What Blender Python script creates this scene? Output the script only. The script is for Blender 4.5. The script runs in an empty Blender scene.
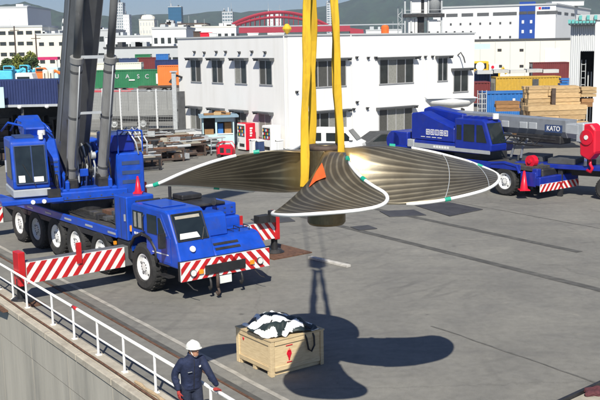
import bpy, bmesh, math, random
from mathutils import Vector, Matrix
random.seed(7)
R = math.radians
SC = bpy.context.scene
COL = SC.collection

# ------------------------------------------------------------------ camera, sky, sun, exposure
F_PX, CAM_H, Y_H, ROLL = 950.0, 7.0, 42.5, 0.0175
PITCH = math.atan((200 - Y_H) / F_PX)
_r = Vector((1, 0, 0)); FWD = Vector((0, math.cos(PITCH), -math.sin(PITCH))); _u = Vector((0, math.sin(PITCH), math.cos(PITCH)))
RGT = _r * math.cos(ROLL) - _u * math.sin(ROLL); UPV = _u * math.cos(ROLL) + _r * math.sin(ROLL)
CAM = Vector((0, 0, CAM_H))
cam_d = bpy.data.cameras.new('camera'); cam = bpy.data.objects.new('camera', cam_d); COL.objects.link(cam)
cam_d.sensor_width = 36; cam_d.lens = F_PX / 600 * 36; cam_d.clip_start = .1; cam_d.clip_end = 12000
m3 = Matrix((RGT, UPV, -FWD)).transposed()
cam.matrix_world = Matrix.Translation(CAM) @ m3.to_4x4()
SC.camera = cam
SUN_EL, SUN_AZ_X = 43.6, 0.005
W = bpy.data.worlds.new('World'); SC.world = W; W.use_nodes = True
nt = W.node_tree; bg = nt.nodes['Background']
sky = nt.nodes.new('ShaderNodeTexSky'); sky.sky_type = 'NISHITA'; sky.sun_disc = False
sky.sun_elevation = R(SUN_EL); sky.sun_rotation = R(180); sky.air_density = 1.0; sky.dust_density = 0.3; sky.ozone_density = 2.5
tint = nt.nodes.new('ShaderNodeMix'); tint.data_type = 'RGBA'; tint.blend_type = 'MULTIPLY'; tint.inputs[0].default_value = 1.0; tint.inputs[7].default_value = (.71, .87, 1.22, 1)
nt.links.new(sky.outputs[0], tint.inputs[6]); nt.links.new(tint.outputs[2], bg.inputs[0]); bg.inputs[1].default_value = 0.05
sl = bpy.data.lights.new('sun', 'SUN'); sun = bpy.data.objects.new('sun', sl); COL.objects.link(sun)
sl.energy = 5.0; sl.angle = R(.53); sl.color = (1, .95, .84)
sun.rotation_euler = Vector((SUN_AZ_X, math.cos(R(SUN_EL)), -math.sin(R(SUN_EL)))).to_track_quat('-Z', 'Y').to_euler()
SC.view_settings.view_transform = 'Standard'; SC.view_settings.look = 'None'; SC.view_settings.exposure = 0.5; SC.view_settings.gamma = 1
SC.cycles.max_bounces = 6; SC.cycles.transparent_max_bounces = 12; SC.cycles.volume_bounces = 0

HAZE = .00015
# ------------------------------------------------------------------ helpers
def at(px, py, Y):                     # where a photo point lies at depth Y
    r = FWD + RGT * ((px - 300) / F_PX) - UPV * ((py - 200) / F_PX)
    return CAM + r * (Y / r.y)
def gnd(px, py, z=0.0):
    r = FWD + RGT * ((px - 300) / F_PX) - UPV * ((py - 200) / F_PX)
    return CAM + r * ((z - CAM_H) / r.z)

class MB:
    def __init__(s, M=None): s.v = []; s.f = []; s.m = []; s.M = M
    def add(s, vs, fs, mi=0, T=None):
        b = len(s.v)
        for v in vs:
            v = Vector(v)
            if T is not None: v = T @ v
            if s.M is not None: v = s.M @ v
            s.v.append(v)
        for f in fs: s.f.append([i + b for i in f]); s.m.append(mi)
        return s
    def box(s, x0, x1, y0, y1, z0, z1, mi=0, T=None):
        vs = [(x, y, z) for z in (z0, z1) for y in (y0, y1) for x in (x0, x1)]
        return s.add(vs, [(0, 2, 3, 1), (4, 5, 7, 6), (0, 1, 5, 4), (2, 6, 7, 3), (0, 4, 6, 2), (1, 3, 7, 5)], mi, T)
    def cbox(s, c, sz, mi=0, rz=0, T=None):
        A = Matrix.Translation(c) @ Matrix.Rotation(rz, 4, 'Z')
        if T is not None: A = T @ A
        x, y, z = [k / 2 for k in sz]
        return s.box(-x, x, -y, y, -z, z, mi, A)
    def cyl(s, p0, p1, r0, r1=None, n=12, mi=0, caps=True):
        p0 = Vector(p0); p1 = Vector(p1); r1 = r0 if r1 is None else r1
        d = (p1 - p0).normalized(); a = d.orthogonal().normalized(); b = d.cross(a)
        vs = []
        for p, r in ((p0, r0), (p1, r1)):
            for i in range(n):
                t = 2 * math.pi * i / n; vs.append(p + a * (r * math.cos(t)) + b * (r * math.sin(t)))
        fs = [(i, (i + 1) % n, n + (i + 1) % n, n + i) for i in range(n)]
        if caps: fs += [tuple(range(n - 1, -1, -1)), tuple(range(n, 2 * n))]
        return s.add(vs, fs, mi)
    def tube(s, pts, r, n=6, mi=0, closed=False, rad=None):
        pts = [Vector(p) for p in pts]; N = len(pts); vs = []; up = None
        for i, p in enumerate(pts):
            q0 = pts[i - 1] if (i or closed) else p; q1 = pts[(i + 1) % N] if (i < N - 1 or closed) else p
            d = (q1 - q0).normalized()
            if up is None: up = d.orthogonal().normalized()
            up = (up - d * up.dot(d)).normalized(); b = d.cross(up); rr = rad[i] if rad else r
            for k in range(n):
                t = 2 * math.pi * k / n; vs.append(p + up * (rr * math.cos(t)) + b * (rr * math.sin(t)))
        fs = []
        for i in range(N if closed else N - 1):
            j = (i + 1) % N
            for k in range(n): fs.append((i * n + k, i * n + (k + 1) % n, j * n + (k + 1) % n, j * n + k))
        if not closed: fs += [tuple(range(n - 1, -1, -1)), tuple(range((N - 1) * n, N * n))]
        return s.add(vs, fs, mi)
    def prism(s, poly, axis, a, b, mi=0, T=None):
        n = len(poly)
        def P(u, v, w): return {'x': (w, u, v), 'y': (u, w, v), 'z': (u, v, w)}[axis]
        vs = [P(u, v, a) for u, v in poly] + [P(u, v, b) for u, v in poly]
        fs = [(i, (i + 1) % n, n + (i + 1) % n, n + i) for i in range(n)] + [tuple(range(n - 1, -1, -1)), tuple(range(n, 2 * n))]
        return s.add(vs, fs, mi, T)
    def lathe(s, prof, n=24, mi=0, T=None):
        vs = []; k = len(prof)
        for i in range(n):
            t = 2 * math.pi * i / n
            for r, z in prof: vs.append((r * math.cos(t), r * math.sin(t), z))
        fs = [(i * k + j, ((i + 1) % n) * k + j, ((i + 1) % n) * k + j + 1, i * k + j + 1) for i in range(n) for j in range(k - 1)]
        return s.add(vs, fs, mi, T)
    def loft(s, rings, mi=0, cap=True):
        n = len(rings[0]); vs = [p for r in rings for p in r]
        fs = [(i * n + k, i * n + (k + 1) % n, (i + 1) * n + (k + 1) % n, (i + 1) * n + k) for i in range(len(rings) - 1) for k in range(n)]
        if cap: fs += [tuple(range(n - 1, -1, -1)), tuple(range((len(rings) - 1) * n, len(rings) * n))]
        return s.add(vs, fs, mi)
    def build(s, name, mats, parent=None, bevel=0, smooth=False, label=None, kind=None, seg=1):
        me = bpy.data.meshes.new(name); me.from_pydata([tuple(v) for v in s.v], [], s.f)
        mats = mats if isinstance(mats, (list, tuple)) else [mats]
        for m in mats: me.materials.append(m)
        me.polygons.foreach_set('material_index', s.m)
        bm = bmesh.new(); bm.from_mesh(me); bmesh.ops.recalc_face_normals(bm, faces=bm.faces); bm.to_mesh(me); bm.free()
        if smooth: me.polygons.foreach_set('use_smooth', [True] * len(me.polygons))
        o = bpy.data.objects.new(name, me); COL.objects.link(o)
        if parent: o.parent = parent
        if bevel:
            b = o.modifiers.new('bevel', 'BEVEL'); b.width = bevel; b.segments = seg; b.limit_method = 'ANGLE'; b.angle_limit = R(35)
        if label: o['label'] = label
        if kind: o['kind'] = kind
        return o
def tag(o, label=None, cat=None, group=None, kind=None):
    for k, v in (('label', label), ('category', cat), ('group', group), ('kind', kind)):
        if v: o[k] = v
    return o
def thing(name, label, cat, loc=(0, 0, 0), rz=0, group=None):
    o = bpy.data.objects.new(name, None); COL.objects.link(o); o.location = loc; o.rotation_euler = (0, 0, rz); o.empty_display_size = .2
    return tag(o, label, cat, group)
def kids(o): return [c for c in bpy.data.objects if c.parent == o]
def copy_tree(o, parent=None):
    c = o.copy(); COL.objects.link(c); c.parent = parent
    for k in kids(o): copy_tree(k, c)
    return c
def text(name, body, size, T, mat, parent, depth=.004, align='CENTER'):
    cu = bpy.data.curves.new('lettering_curve', 'FONT'); cu.body = body; cu.size = size; cu.extrude = depth; cu.align_x = align; cu.align_y = 'CENTER'; cu.offset = size * .012
    tmp = bpy.data.objects.new('lettering_tmp', cu); COL.objects.link(tmp)
    dg = bpy.context.evaluated_depsgraph_get(); me = bpy.data.meshes.new_from_object(tmp.evaluated_get(dg))
    bpy.data.objects.remove(tmp); me.transform(T); me.materials.clear(); me.materials.append(mat)
    o = bpy.data.objects.new(name, me); COL.objects.link(o); o.parent = parent
    return o

# ------------------------------------------------------------------ materials
def mat(name, col, rough=.5, metal=0, var=.12, scale=3.0, bump=0, bscale=40, coat=0, spec=.5, streak=False, grime=None, gscale=.7, gamt=.5):
    m = bpy.data.materials.new(name); m.use_nodes = True; t = m.node_tree; b = t.nodes['Principled BSDF']
    b.inputs['Roughness'].default_value = rough; b.inputs['Metallic'].default_value = metal
    b.inputs['Coat Weight'].default_value = coat; b.inputs['Coat Roughness'].default_value = .08; b.inputs['Specular IOR Level'].default_value = spec
    tc = t.nodes.new('ShaderNodeTexCoord'); mp = t.nodes.new('ShaderNodeMapping'); t.links.new(tc.outputs['Object'], mp.inputs[0])
    if streak: mp.inputs['Scale'].default_value = (1, 1, .12)
    n = t.nodes.new('ShaderNodeTexNoise'); n.inputs['Scale'].default_value = scale; n.inputs['Detail'].default_value = 6; n.inputs['Roughness'].default_value = .65
    t.links.new(mp.outputs[0], n.inputs[0])
    cr = t.nodes.new('ShaderNodeValToRGB'); cr.color_ramp.elements[0].position = .3; cr.color_ramp.elements[1].position = .7
    a = [max(0, c * (1 - var)) for c in col]; c2 = [min(1, c * (1 + var)) for c in col]
    cr.color_ramp.elements[0].color = (*a, 1); cr.color_ramp.elements[1].color = (*c2, 1)
    t.links.new(n.outputs[0], cr.inputs[0]); out = cr.outputs[0]
    if grime:
        n2 = t.nodes.new('ShaderNodeTexNoise'); n2.inputs['Scale'].default_value = gscale; n2.inputs['Detail'].default_value = 8; n2.inputs['Roughness'].default_value = .7
        t.links.new(mp.outputs[0], n2.inputs[0])
        r2 = t.nodes.new('ShaderNodeValToRGB'); r2.color_ramp.elements[0].position = .5; r2.color_ramp.elements[1].position = .75
        r2.color_ramp.elements[0].color = (0, 0, 0, 1); r2.color_ramp.elements[1].color = (gamt,) * 3 + (1,)
        t.links.new(n2.outputs[0], r2.inputs[0])
        mx = t.nodes.new('ShaderNodeMix'); mx.data_type = 'RGBA'; t.links.new(r2.outputs[0], mx.inputs[0]); t.links.new(out, mx.inputs[6]); mx.inputs[7].default_value = (*grime, 1)
        out = mx.outputs[2]
    t.links.new(out, b.inputs['Base Color'])
    if rough < .6 and not metal:
        mr = t.nodes.new('ShaderNodeMapRange'); mr.inputs[3].default_value = max(.05, rough - .1); mr.inputs[4].default_value = rough + .18
        t.links.new(n.outputs[0], mr.inputs[0]); t.links.new(mr.outputs[0], b.inputs['Roughness'])
    if bump:
        n3 = t.nodes.new('ShaderNodeTexNoise'); n3.inputs['Scale'].default_value = bscale; n3.inputs['Detail'].default_value = 5
        t.links.new(mp.outputs[0], n3.inputs[0])
        bp = t.nodes.new('ShaderNodeBump'); bp.inputs['Strength'].default_value = bump; bp.inputs['Distance'].default_value = .02
        t.links.new(n3.outputs[0], bp.inputs['Height']); t.links.new(bp.outputs[0], b.inputs['Normal'])
    return m
DUST = (.22, .2, .17)
M = {}
M['blue'] = mat('crane_blue_paint', (.005, .060, .44), .38, coat=.18, var=.16, grime=(.05, .06, .12), gscale=2.2, gamt=.5)
M['blue2'] = mat('crane_dark_blue_paint', (.005, .022, .27), .36, coat=.15, var=.14, grime=(.05, .055, .14), gscale=1.8, gamt=.4)
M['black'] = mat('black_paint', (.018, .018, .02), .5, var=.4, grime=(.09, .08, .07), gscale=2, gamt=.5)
M['deckplate'] = mat('worn_deck_plate', (.05, .048, .045), .6, var=.4, scale=6, grime=(.15, .12, .09), gscale=2, gamt=.6, bump=.3)
M['rubber'] = mat('tyre_rubber', (.022, .022, .022), .85, var=.3, bump=.4, bscale=20, grime=(.1, .09, .08), gamt=.5)
M['white'] = mat('white_paint', (.78, .78, .76), .45, var=.05, grime=(.4, .37, .32), gscale=2.5, gamt=.4)
M['red'] = mat('red_paint', (.5, .012, .015), .4, coat=.2, var=.15)
M['redv'] = mat('bright_red_panel', (.62, .008, .03), .35, var=.05)
M['gun'] = mat('boom_grey_paint', (.125, .128, .13), .45, var=.18, scale=1.3, coat=.08, grime=(.05, .05, .05), gscale=.8, gamt=.5)
M['gun2'] = mat('boom_mid_grey_paint', (.2, .215, .24), .4, var=.1, coat=.2, grime=(.08, .08, .08), gscale=1, gamt=.3)
M['barrel'] = mat('cylinder_grey_paint', (.24, .24, .235), .42, var=.12, streak=True, scale=4, coat=.15, grime=(.08, .07, .06), gscale=1.5, gamt=.5)
M['steel'] = mat('bare_steel', (.42, .42, .42), .35, metal=.9, var=.15)
M['galv'] = mat('galvanised_steel', (.45, .47, .48), .5, metal=.3, var=.15, scale=8)
M['silver'] = mat('silver_paint', (.42, .44, .46), .4, metal=.2, var=.1)
M['glass'] = mat('dark_vehicle_glass', (.012, .018, .02), .06, var=.3, spec=.8)
M['wglass'] = mat('window_glass', (.03, .035, .035), .08, var=.5, scale=.9, spec=.7)
M['curtain'] = mat('pale_curtain', (.25, .25, .225), .6, var=.2, streak=False, scale=8)
M['dcurtain'] = mat('grey_blind', (.075, .075, .068), .5, var=.2, scale=8)
M['alu'] = mat('aluminium_frame', (.5, .5, .5), .4, metal=.4, var=.1)
M['wallg'] = mat('grey_block_wall', (.26, .265, .26), .8, var=.15, scale=.8)
M['awn'] = mat('grey_awning', (.09, .095, .1), .6, var=.2)
M['bwall'] = mat('white_render_wall', (.81, .805, .785), .8, var=.025, scale=1.2, bump=.08, bscale=12, streak=True, grime=(.62, .60, .55), gscale=1.1, gamt=.4)
M['cream'] = mat('cream_cladding', (.72, .68, .58), .7, var=.05, scale=.05)
M['offwhite'] = mat('off_white_cladding', (.7, .71, .71), .7, var=.05, scale=.05)
M['pgrey'] = mat('pale_grey_cladding', (.45, .47, .48), .65, var=.08, scale=.1)
M['dgrey'] = mat('dark_grey', (.06, .062, .065), .7, var=.3)
M['bluewall'] = mat('blue_wall_paint', (.01, .06, .32), .5, var=.05)
M['towerw'] = mat('tower_concrete', (.5, .52, .54), .7, var=.05, scale=.02)
M['towerb'] = mat('tower_blue_glass', (.02, .1, .2), .15, var=.4, scale=.03, spec=.8)
M['towerg'] = mat('tower_dark_glass', (.12, .17, .2), .2, var=.3, scale=.03)
M['bridge'] = mat('bridge_red_paint', (.33, .015, .035), .5, var=.1, scale=.05)
M['conc'] = mat('kerb_concrete', (.42, .38, .31), .85, var=.2, scale=2, bump=.3, bscale=30, grime=(.16, .13, .1), gscale=1.3, gamt=.7)
M['rust'] = mat('rusty_steel', (.12, .06, .035), .8, var=.5, scale=8, bump=.4)
M['railw'] = mat('rail_white_paint', (.82, .82, .8), .4, var=.04, grime=(.35, .22, .12), gscale=6, gamt=.45)
M['wood'] = None
M['yel'] = mat('yellow_container_paint', (.5, .31, .035), .5, var=.12, grime=(.3, .22, .1), gscale=.8, gamt=.4)
M['yelm'] = mat('yellow_machine_paint', (.7, .42, .02), .45, var=.1)
M['navy'] = mat('navy_corrugated', (.012, .025, .105), .5, var=.15, scale=1)
M['green'] = mat('green_container_paint', (.02, .17, .07), .5, var=.12, scale=.6, grime=(.1, .16, .1), gscale=.3, gamt=.4)
M['orange'] = mat('orange_container_paint', (.8, .19, .035), .5, var=.08, scale=.6)
M['maroon'] = mat('maroon_container_paint', (.15, .022, .022), .6, var=.15, scale=.6)
M['cblue'] = mat('blue_container_paint', (.02, .14, .42), .5, var=.12, scale=.8, grime=(.15, .2, .3), gamt=.4)
M['dblue'] = mat('dark_blue_container_paint', (.03, .055, .14), .55, var=.15)
M['aqua'] = mat('pale_aqua_panel', (.48, .66, .68), .6, var=.06)
M['lblue'] = mat('light_blue_machine_paint', (.09, .5, .72), .45, var=.1)
M['magenta'] = mat('magenta_panel', (.5, .02, .12), .5, var=.1)
M['teal'] = mat('teal_trim', (.12, .42, .4), .5, var=.1)
M['orangec'] = mat('orange_cloth', (.85, .13, .02), .8, var=.15)
M['tape'] = mat('green_tape', (.01, .33, .22), .5, var=.1)
M['foam'] = mat('white_foam_tube', (.8, .8, .79), .6, var=.06, scale=6, grime=(.5, .45, .36), gscale=3, gamt=.4)
M['navyc'] = mat('navy_workwear', (.011, .018, .052), .85, var=.35, scale=10, bump=.9, bscale=13)
M['trous'] = mat('dark_work_trousers', (.014, .02, .045), .85, var=.25, scale=14, bump=.5, bscale=60)
M['skin'] = mat('skin', (.42, .21, .13), .5, var=.08, scale=20)
M['helmet'] = mat('helmet_shell', (.8, .79, .72), .3, var=.03, coat=.3)
M['glove'] = mat('red_work_glove', (.33, .035, .03), .8, var=.25, scale=30)
M['boot'] = mat('black_boot', (.02, .02, .02), .6, var=.3)
M['tblack'] = mat('black_strap', (.015, .016, .018), .55, var=.3)
M['tarp'] = mat('white_sheet', (.8, .8, .79), .55, var=.06)
M['tarpb'] = mat('black_sheet', (.02, .03, .03), .4, var=.3)
M['brown'] = mat('brown_steel', (.07, .048, .038), .75, var=.4, scale=4)
M['paleb'] = mat('pale_board', (.36, .33, .27), .8, var=.15, scale=4)
M['water'] = mat('harbour_water', (.03, .06, .06), .12, var=.3, scale=.4, bump=.5, bscale=1.5)
M['trunk'] = mat('tree_bark', (.1, .075, .05), .9, var=.3)
M['leaf'] = mat('yellow_green_leaves', (.13, .15, .02), .7, var=.5, scale=2)
M['leafd'] = mat('dark_green_leaves', (.045, .075, .02), .7, var=.5, scale=2)
M['plateg'] = mat('number_plate', (.75, .78, .75), .4, var=.03)
M['lens'] = mat('lamp_lens', (.75, .75, .72), .12, var=.1, spec=.8)
M['amber'] = mat('amber_lens', (.8, .3, .02), .2, var=.1)
M['line'] = mat('worn_road_line', (.36, .34, .30), .8, var=.25, scale=3, grime=(.2, .19, .17), gscale=2.5, gamt=.95)
M['slot'] = mat('tarred_rail_slot', (.078, .076, .07), .85, var=.35, scale=2.5, grime=(.15, .146, .13), gscale=1.2, gamt=.8)
M['patch'] = mat('dark_steel_cover', (.05, .05, .053), .55, var=.3, scale=2)
M['seam'] = mat('asphalt_seam', (.105, .102, .094), .9, var=.35, scale=3, grime=(.16, .155, .14), gscale=2, gamt=.9)

def wood_mat(name, c, c2, sc=1.0):
    m = bpy.data.materials.new(name); m.use_nodes = True; t = m.node_tree; b = t.nodes['Principled BSDF']; b.inputs['Roughness'].default_value = .75
    tc = t.nodes.new('ShaderNodeTexCoord'); mp = t.nodes.new('ShaderNodeMapping'); mp.inputs['Scale'].default_value = (1.5 * sc, 1.5 * sc, 14 * sc)
    t.links.new(tc.outputs['Object'], mp.inputs[0]); n = t.nodes.new('ShaderNodeTexNoise'); n.inputs['Scale'].default_value = 3; n.inputs['Detail'].default_value = 7; n.inputs['Distortion'].default_value = .6
    t.links.new(mp.outputs[0], n.inputs[0]); cr = t.nodes.new('ShaderNodeValToRGB')
    cr.color_ramp.elements[0].position = .32; cr.color_ramp.elements[1].position = .68; cr.color_ramp.elements[0].color = (*c2, 1); cr.color_ramp.elements[1].color = (*c, 1)
    oi = t.nodes.new('ShaderNodeObjectInfo'); hs = t.nodes.new('ShaderNodeHueSaturation'); mr = t.nodes.new('ShaderNodeMapRange'); mr.inputs[3].default_value = .8; mr.inputs[4].default_value = 1.15
    t.links.new(oi.outputs['Random'], mr.inputs[0]); t.links.new(mr.outputs[0], hs.inputs['Value'])
    t.links.new(n.outputs[0], cr.inputs[0]); t.links.new(cr.outputs[0], hs.inputs['Color']); t.links.new(hs.outputs[0], b.inputs['Base Color'])
    return m
M['wood'] = wood_mat('crate_plywood', (.66, .52, .31), (.52, .39, .22))
M['lumber'] = wood_mat('sawn_lumber', (.56, .40, .21), (.38, .25, .12), .7)
M['lumberd'] = wood_mat('weathered_lumber', (.36, .19, .075), (.22, .11, .04), .7)

def asphalt_mat():
    m = bpy.data.materials.new('quay_asphalt'); m.use_nodes = True; t = m.node_tree; b = t.nodes['Principled BSDF']; b.inputs['Roughness'].default_value = .88
    b.inputs['Specular IOR Level'].default_value = .3
    tc = t.nodes.new('ShaderNodeTexCoord')
    def noise(s, d=8, r=.6, dist=0, scl=None):
        n = t.nodes.new('ShaderNodeTexNoise'); n.inputs['Scale'].default_value = s; n.inputs['Detail'].default_value = d; n.inputs['Roughness'].default_value = r; n.inputs['Distortion'].default_value = dist
        if scl:
            mp = t.nodes.new('ShaderNodeMapping'); mp.inputs['Rotation'].default_value = (0, 0, R(56)); mp.inputs['Scale'].default_value = scl
            t.links.new(tc.outputs['Object'], mp.inputs[0]); t.links.new(mp.outputs[0], n.inputs[0])
        else: t.links.new(tc.outputs['Object'], n.inputs[0])
        return n
    def ramp(src, p0, c0, p1, c1):
        r = t.nodes.new('ShaderNodeValToRGB'); r.color_ramp.elements[0].position = p0; r.color_ramp.elements[1].position = p1
        r.color_ramp.elements[0].color = (*c0, 1); r.color_ramp.elements[1].color = (*c1, 1); t.links.new(src.outputs[0], r.inputs[0]); return r.outputs[0]
    def mult(a, bb, f=1.0):
        x = t.nodes.new('ShaderNodeMix'); x.data_type = 'RGBA'; x.blend_type = 'MULTIPLY'; x.inputs[0].default_value = f; t.links.new(a, x.inputs[6]); t.links.new(bb, x.inputs[7]); return x.outputs[2]
    base = ramp(noise(.09, 6, .6), .35, (.180, .176, .162), .65, (.234, .228, .208))
    c = mult(base, ramp(noise(.55, 8, .7, .4), .3, (.82, .82, .83), .7, (1.1, 1.09, 1.06)))
    c = mult(c, ramp(noise(1.1, 6, .65, .8, (.16, 1, 1)), .28, (.8, .8, .82), .5, (1, 1, 1)), .7)      # tyre-scuffed lanes along the quay
    c = mult(c, ramp(noise(4.5, 5, .7), .3, (.86, .86, .86), .6, (1.05, 1.05, 1.05)))
    c = mult(c, ramp(noise(70, 3, .7), .3, (.72, .72, .72), .7, (1.25, 1.25, 1.24)))
    c = mult(c, ramp(noise(.28, 4, .5, 1.5), .18, (.7, .7, .71), .3, (1, 1, 1)), .6)                 # oil stains
    # hairline cracks, tyre arcs, drips
    vo = t.nodes.new('ShaderNodeTexVoronoi'); vo.feature = 'DISTANCE_TO_EDGE'; vo.inputs['Scale'].default_value = .09
    wn = noise(.6, 6, .7); va = t.nodes.new('ShaderNodeVectorMath'); va.operation = 'MULTIPLY_ADD'; t.links.new(wn.outputs[1], va.inputs[0]); va.inputs[1].default_value = (1.2, 1.2, 0); t.links.new(tc.outputs['Object'], va.inputs[2]); t.links.new(va.outputs[0], vo.inputs['Vector'])
    c = mult(c, ramp(vo, .0, (.72, .72, .72), .004, (1, 1, 1)), .6)
    for sc_w, ox, oy, st in ((1.1, 14, 20, .75), (1.5, -2, 33, .6)):
        mp = t.nodes.new('ShaderNodeMapping'); mp.inputs['Location'].default_value = (-ox, -oy, 0); t.links.new(tc.outputs['Object'], mp.inputs[0])
        wv = t.nodes.new('ShaderNodeTexWave'); wv.wave_type = 'RINGS'; wv.rings_direction = 'Z'; wv.inputs['Scale'].default_value = sc_w * .3; wv.inputs['Distortion'].default_value = 1.6; wv.inputs['Detail'].default_value = 2; wv.inputs['Detail Scale'].default_value = .6; t.links.new(mp.outputs[0], wv.inputs[0])
        w2 = ramp(wv, .86, (1, 1, 1), .97, (.86, .86, .87)); msk = noise(.22, 4, .6, .5); mk = ramp(msk, .5, (0, 0, 0), .62, (1, 1, 1))
        x = t.nodes.new('ShaderNodeMix'); x.data_type = 'RGBA'; x.blend_type = 'MULTIPLY'; t.links.new(mk, x.inputs[0]); t.links.new(c, x.inputs[6]); t.links.new(w2, x.inputs[7]); c = x.outputs[2]
    c = mult(c, ramp(noise(2.3, 3, .5), .22, (.5, .5, .5), .27, (1, 1, 1)), .85)
    c = mult(c, ramp(noise(1.6, 2, .4, .3), .72, (1, 1, 1), .76, (1.22, 1.2, 1.15)), .7)
    t.links.new(c, b.inputs['Base Color'])
    nb = noise(60, 4, .7); bp = t.nodes.new('ShaderNodeBump'); bp.inputs['Strength'].default_value = .35; bp.inputs['Distance'].default_value = .01
    t.links.new(nb.outputs[0], bp.inputs['Height']); t.links.new(bp.outputs[0], b.inputs['Normal'])
    return m
M['asphalt'] = asphalt_mat()
def quaywall_mat():
    m = mat('quay_wall_concrete', (.40, .375, .32), .85, var=.16, scale=.9, bump=.4, bscale=8, streak=True, grime=(.17, .165, .15), gscale=1.1, gamt=.75)
    return m
M['quay'] = quaywall_mat()
def bronze_mat():
    m = bpy.data.materials.new('machined_bronze'); m.use_nodes = True; t = m.node_tree; b = t.nodes['Principled BSDF']
    b.inputs['Metallic'].default_value = .55; b.inputs['Roughness'].default_value = .5
    uv = t.nodes.new('ShaderNodeUVMap'); uv.uv_map = 'UVMap'; sp = t.nodes.new('ShaderNodeSeparateXYZ'); t.links.new(uv.outputs[0], sp.inputs[0])
    ns = t.nodes.new('ShaderNodeTexNoise'); ns.inputs['Scale'].default_value = 3; ns.inputs['Detail'].default_value = 3; t.links.new(uv.outputs[0], ns.inputs[0])
    ma = t.nodes.new('ShaderNodeMath'); ma.operation = 'MULTIPLY_ADD'; t.links.new(ns.outputs[0], ma.inputs[0]); ma.inputs[1].default_value = .008; t.links.new(sp.outputs[0], ma.inputs[2])
    mu = t.nodes.new('ShaderNodeMath'); mu.operation = 'MULTIPLY'; t.links.new(ma.outputs[0], mu.inputs[0]); mu.inputs[1].default_value = 2 * math.pi * 15
    si = t.nodes.new('ShaderNodeMath'); si.operation = 'SINE'; t.links.new(mu.outputs[0], si.inputs[0])
    n2 = t.nodes.new('ShaderNodeTexNoise'); n2.inputs['Scale'].default_value = 6; n2.inputs['Detail'].default_value = 6; t.links.new(uv.outputs[0], n2.inputs[0])
    ad = t.nodes.new('ShaderNodeMath'); ad.operation = 'MULTIPLY_ADD'; t.links.new(n2.outputs[0], ad.inputs[0]); ad.inputs[1].default_value = .55; t.links.new(si.outputs[0], ad.inputs[2])
    cr = t.nodes.new('ShaderNodeValToRGB'); cr.color_ramp.elements[0].position = .6; cr.color_ramp.elements[1].position = 1.0
    mr = t.nodes.new('ShaderNodeMapRange'); mr.inputs[1].default_value = -1; mr.inputs[2].default_value = 1.55; t.links.new(ad.outputs[0], mr.inputs[0]); t.links.new(mr.outputs[0], cr.inputs[0])
    cr.color_ramp.elements[0].color = (.165, .15, .12, 1); cr.color_ramp.elements[1].color = (.46, .42, .33, 1)  # sun glint along the machining lines is put into these colour bands
    # polished fillet towards the hub, golden reflections put into its colour; ground and lined blade further out; dull brown blotches over both
    rt_ = t.nodes.new('ShaderNodeMapRange'); rt_.inputs[1].default_value = .10; rt_.inputs[2].default_value = .36; t.links.new(sp.outputs[1], rt_.inputs[0])
    gm = t.nodes.new('ShaderNodeMix'); gm.data_type = 'RGBA'; t.links.new(rt_.outputs[0], gm.inputs[0]); gm.inputs[6].default_value = (.62, .44, .19, 1); t.links.new(cr.outputs[0], gm.inputs[7])
    n4 = t.nodes.new('ShaderNodeTexNoise'); n4.inputs['Scale'].default_value = 2.2; n4.inputs['Detail'].default_value = 7; t.links.new(uv.outputs[0], n4.inputs[0])
    r4 = t.nodes.new('ShaderNodeValToRGB'); r4.color_ramp.elements[0].position = .35; r4.color_ramp.elements[1].position = .65; r4.color_ramp.elements[0].color = (.62, .58, .52, 1); r4.color_ramp.elements[1].color = (1.1, 1.08, 1.02, 1); t.links.new(n4.outputs[0], r4.inputs[0])
    ml = t.nodes.new('ShaderNodeMix'); ml.data_type = 'RGBA'; ml.blend_type = 'MULTIPLY'; ml.inputs[0].default_value = 1; t.links.new(gm.outputs[2], ml.inputs[6]); t.links.new(r4.outputs[0], ml.inputs[7])
    t.links.new(ml.outputs[2], b.inputs['Base Color'])
    rg = t.nodes.new('ShaderNodeMapRange'); rg.inputs[3].default_value = .27; rg.inputs[4].default_value = .46; t.links.new(rt_.outputs[0], rg.inputs[0]); t.links.new(rg.outputs[0], b.inputs['Roughness'])
    b.inputs['Metallic'].default_value = .7
    hs = t.nodes.new('ShaderNodeMath'); hs.operation = 'MULTIPLY'; t.links.new(si.outputs[0], hs.inputs[0]); t.links.new(rt_.outputs[0], hs.inputs[1])
    n5 = t.nodes.new('ShaderNodeTexNoise'); n5.inputs['Scale'].default_value = 60; t.links.new(uv.outputs[0], n5.inputs[0]); ha = t.nodes.new('ShaderNodeMath'); ha.operation = 'MULTIPLY_ADD'; t.links.new(n5.outputs[0], ha.inputs[0]); ha.inputs[1].default_value = .35; t.links.new(hs.outputs[0], ha.inputs[2])
    bp = t.nodes.new('ShaderNodeBump'); bp.inputs['Strength'].default_value = .16; bp.inputs['Distance'].default_value = .008; t.links.new(ha.outputs[0], bp.inputs['Height']); t.links.new(bp.outputs[0], b.inputs['Normal'])
    return m
M['bronze'] = bronze_mat()
M['gold'] = mat('polished_bronze', (.55, .42, .22), .3, metal=.9, var=.2, scale=5, bump=.2, bscale=9)
M['hubd'] = mat('dull_bronze_hub', (.2, .155, .085), .4, metal=.75, var=.3, scale=5)
M['sling'] = mat('yellow_webbing', (.58, .36, .015), .85, var=.2, scale=4, bump=.25, bscale=45, streak=True, grime=(.14, .09, .015), gscale=6, gamt=.8)
def hill_mat():
    return mat('wooded_hillside', (.018, .04, .02), .95, var=.7, scale=.02, grime=(.06, .075, .035), gscale=.045, gamt=.7)
M['hill'] = hill_mat()

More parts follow.
